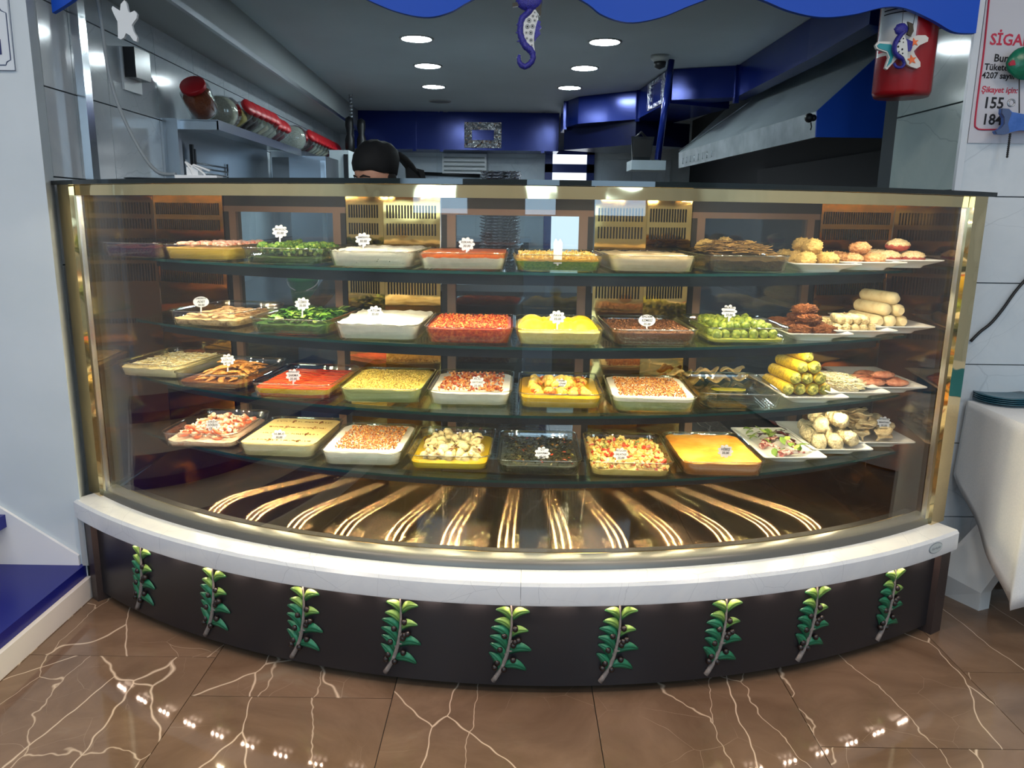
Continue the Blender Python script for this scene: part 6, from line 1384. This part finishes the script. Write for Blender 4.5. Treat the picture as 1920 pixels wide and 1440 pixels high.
# ================================================================== RIGHT WALL: NOTICE, FISH, TABLE
YN = YR - .004
nb = empty('wall_notice', at(1860, 268, YN)); tag(nb, 'white no smoking notice with red border on the right wall', 'notice')
n0 = at(1812, 268, YN); nx1 = 2.25
MB().box(1.578, nx1, YN - .002, YR - .0003, n0.z, 2.9).build('board', plain('notice_white', (196, 196, 204), .35), nb)
bl = interp([tuple(at(x, y, YN - .003)) for x, y in ((1857, -30), (1845, 90), (1836, 160), (1828, 228), (1831, 240), (1842, 243), (1880, 243), (1960, 246))], 60)
MB().tube([(p.x, YN - .003, p.z) for p in bl], .0055, 6, 0, .5).build('border', M['redink'], nb)
for (t, sz, mt, pxy, shr), wpx in zip(WALL_TEXT, (92, 48, 74, 100, 66, 33, 33)):
    me = text_mesh(t, sz, M[mt], shr); ww = max(v.co.x for v in me.vertices) - min(v.co.x for v in me.vertices)
    k = wpx * .00189 / ww; P = at(*pxy, YN - .0028); o = inst('lettering', me, P, (R_(90), R_(1.0), 0), (k, k * 1.05 if k < 1.6 else k, 1), nb); o.location = P - nb.location
fg = empty('fish_ornament', at(1912, 140, 2.80)); tag(fg, 'green glazed fish ornament with red mouth hanging before the notice', 'ornament')
c = at(1925, 118, 2.80); MB().ball(c, .062, 18, 12, 0, (1.1, .35, .85), .06, 3).build('body', speck('green_glaze', [(16, 92, 70), (24, 116, 88)], 40, .25, .2), fg)
pxpoly(MB(), [(1893, 118), (1899, 112), (1908, 116), (1904, 122), (1894, 123)], 2.785, .02).build('mouth', plain('red_glaze', (170, 40, 60), .3), fg)
MB().tube([tuple(at(1911, y, 2.80)) for y in (148, 170, 190, 212)], .002, 5).build('cord', M['black'], fg)
fb_ = empty('fish_ornament', at(1895, 250, 2.79)); tag(fb_, 'blue wooden fish ornament with a beaded cord on the right wall', 'ornament')
bt = [(1880, 203), (1892, 204), (1898, 210), (1925, 215), (1950, 214), (1950, 246), (1915, 244), (1895, 248), (1885, 252), (1870, 251), (1867, 246), (1878, 240), (1884, 232), (1884, 220), (1879, 212)]
pxpoly(MB(), bt, 2.79, .022).build('body', speck('blue_wood', [(52, 96, 170), (70, 112, 190)], 30, .4, .4), fb_)
pxpoly(MB(), [(1880, 203), (1892, 204), (1897, 212), (1890, 232), (1893, 247), (1885, 252), (1870, 251), (1867, 246), (1878, 240), (1884, 232), (1884, 220), (1879, 212)], 2.787, .008).build('tail', plain('slate_blue', (70, 90, 130), .5), fb_)
P = at(1896, 193, 2.80); MB().tube([(P.x + .011 * math.cos(t), 2.80, P.z + .011 * math.sin(t)) for t in [2 * math.pi * i / 20 for i in range(21)]], .003, 6).build('ring', M['steel'], fb_)
bdm = MB()
for i in range(12):
    c = at(1894 - .5 * i, 252 + 3.8 * i, 2.80); bdm.ball(c, .0042, 7, 5)
bdm.build('bead_cord', M['black'], fb_)
# table
tb_ = empty('dining_table', (2.1, 2.6, 0)); tag(tb_, 'white table leg structure under the white tablecloth', 'table')
MB().box(1.71, 2.7, 2.44, 2.83, .715, .742).build('table_top', M['white'], tb_)
lgm = plain('white_painted_wood', (214, 216, 216), .4)
F0 = atz(1840, 1148, 0); lg = MB(); fx, fy2 = F0.x - .015, F0.y + .03
lg.hexa([(fx - .05, fy2 + .10, 0), (fx + .01, fy2 - .02, 0), (fx + .06, fy2 - .0, 0), (fx + .02, fy2 + .12, 0), (fx - .09, fy2 + .12, .10), (fx + .01, fy2 - .02, .07), (fx + .06, fy2 - .0, .07), (fx + .04, fy2 + .14, .10)])
lg.hexa([(fx - .09, fy2 + .12, .10), (fx + .01, fy2 - .02, .07), (fx + .06, fy2, .07), (fx + .04, fy2 + .14, .10), (fx + .26, fy2 + .0, .72), (fx + .34, fy2 - .04, .72), (fx + .38, fy2, .72), (fx + .32, fy2 + .06, .72)])
lg.build('leg', lgm, tb_)
MB().box(2.5, 2.56, 2.5, 2.56, 0, .715).build('leg', lgm, tb_)
# tablecloth: top sheet plus hanging sides that fall in soft folds to a low corner
x0c, x1c, y0c, y1c, zc = 1.695, 2.75, 2.42, 2.838, .746
cl = MB(); ns = 26
def hemL(u): return .46 - .33 * u                        # along the left side, back to front
def hemF(u): return .13 + .16 * min(1, u * 1.6)
per = [(x0c, y1c + (y0c - y1c) * i / ns, hemL(i / ns), -1, 0, i / ns) for i in range(ns + 1)] + [(x0c + (x1c - x0c) * i / ns, y0c, hemF(i / ns), 0, -1, i / ns) for i in range(1, ns + 1)]
rows = 12; rings = []
for r in range(rows + 1):
    u = r / rows; ring = []
    for i, (x, y, hz, nx, ny, s_) in enumerate(per):
        z = zc + (hz - zc) * u; o_ = u * (.008 + .007 * math.sin(i * .42 + .6) * u) 
        cx_ = .03 * u if i == ns else 0
        ring.append((x + nx * o_ - cx_ * .6, y + ny * o_ - cx_ * .6, z))
    rings.append(ring)
cl.loft(rings, 0, True, False, False)
cl.add([(x0c, y1c, zc), (x0c, y0c, zc), (x1c, y0c, zc), (x1c, y1c, zc)], [(0, 1, 2, 3)])
co = cl.build('tablecloth', speck('white_cloth', [(228, 232, 234), (238, 240, 241)], 200, .8, .15)); md = co.modifiers.new('t', 'SOLIDIFY'); md.thickness = .003; md.offset = -1
tag(co, 'white tablecloth draped with a low hanging corner', 'tablecloth')
rn = MB(); rx = x0c + .17
rn.loft([[(rx, y1c, zc + .0016), (rx, y0c - .002, zc + .0016), (rx + .005, y0c - .020, zc - .10), (rx + .10, y0c - .026, zc - .22), (rx + .2, y0c - .03, zc - .36)], [(rx + .6, y1c, zc + .0016), (rx + .6, y0c - .002, zc + .0016), (rx + .6, y0c - .022, zc - .10), (rx + .6, y0c - .028, zc - .22), (rx + .6, y0c - .032, zc - .36)]], 0, False, False, False)
ro = rn.build('table_runner', plain('turquoise_cloth', (30, 134, 170), .8)); md = ro.modifiers.new('t', 'SOLIDIFY'); md.thickness = .002; md.offset = 1
tag(ro, 'turquoise cloth laid over the white tablecloth', 'table runner')
pd_ = atz(1882, 748, .76)
for k in range(4):
    o = MB().lathe([(.001, 0), (.06, 0), (.098, .007), (.1, .010), (.06, .005), (.001, .004)], 32, (pd_.x, pd_.y, zc + .0035 + .007 * k)).build('teal_plate', plain('teal_glazed_plate', (44, 92, 108), .25)); tag(o, ['lowest', 'second lowest', 'second highest', 'topmost'][k] + ' dark teal dinner plate of the stack on the tablecloth', 'plate', 'teal plates on the table')
cd2 = interp([tuple(at(x, y, YR - .012)) for x, y in ((2200, 700), (2120, 430), (2040, 420), (1990, 460), (1935, 512), (1905, 545), (1880, 580), (1858, 606), (1838, 622), (1820, 640))], 30)
tag(MB().tube(cd2, .0055, 7).build('black_cord', M['black']), 'black cord running along the right wall to the counter', 'cord')
# small plaque on the left white wall
pqy = YW - .004; p0, p1 = at(-60, -30, pqy), at(29, 132, pqy)
pq = empty('wall_plaque', (p0.x, pqy, p1.z)); tag(pq, 'white plaque with thin dark frame lines on the left wall', 'plaque')
MB().box(p0.x, p1.x, pqy - .004, YW - .0005, p1.z, p0.z).build('plate', plain('plaque_white', (212, 220, 228), .4), pq)
def pline(pts, nm, w_=.0016, mt=None):
    P = [at(x, y, pqy - .005) for x, y in pts]; MB().tube([(p.x, pqy - .005, p.z) for p in P], w_, 5).build(nm, mt or plain('plaque_line', (60, 76, 110), .5), pq)
pline([(16, -30), (17, 4), (29, 132), (-60, 131)], 'frame_line', .001)
pline([(-5, 10), (2, 20), (11, 24), (20, 112), (13, 116), (11, 122), (-60, 122)], 'frame_line')
pxpoly(MB(), [(-40, 73), (0, 73), (3, 102), (-38, 103)], pqy - .006, .003).build('blue_mark', plain('plaque_blue', (34, 44, 100), .5), pq)
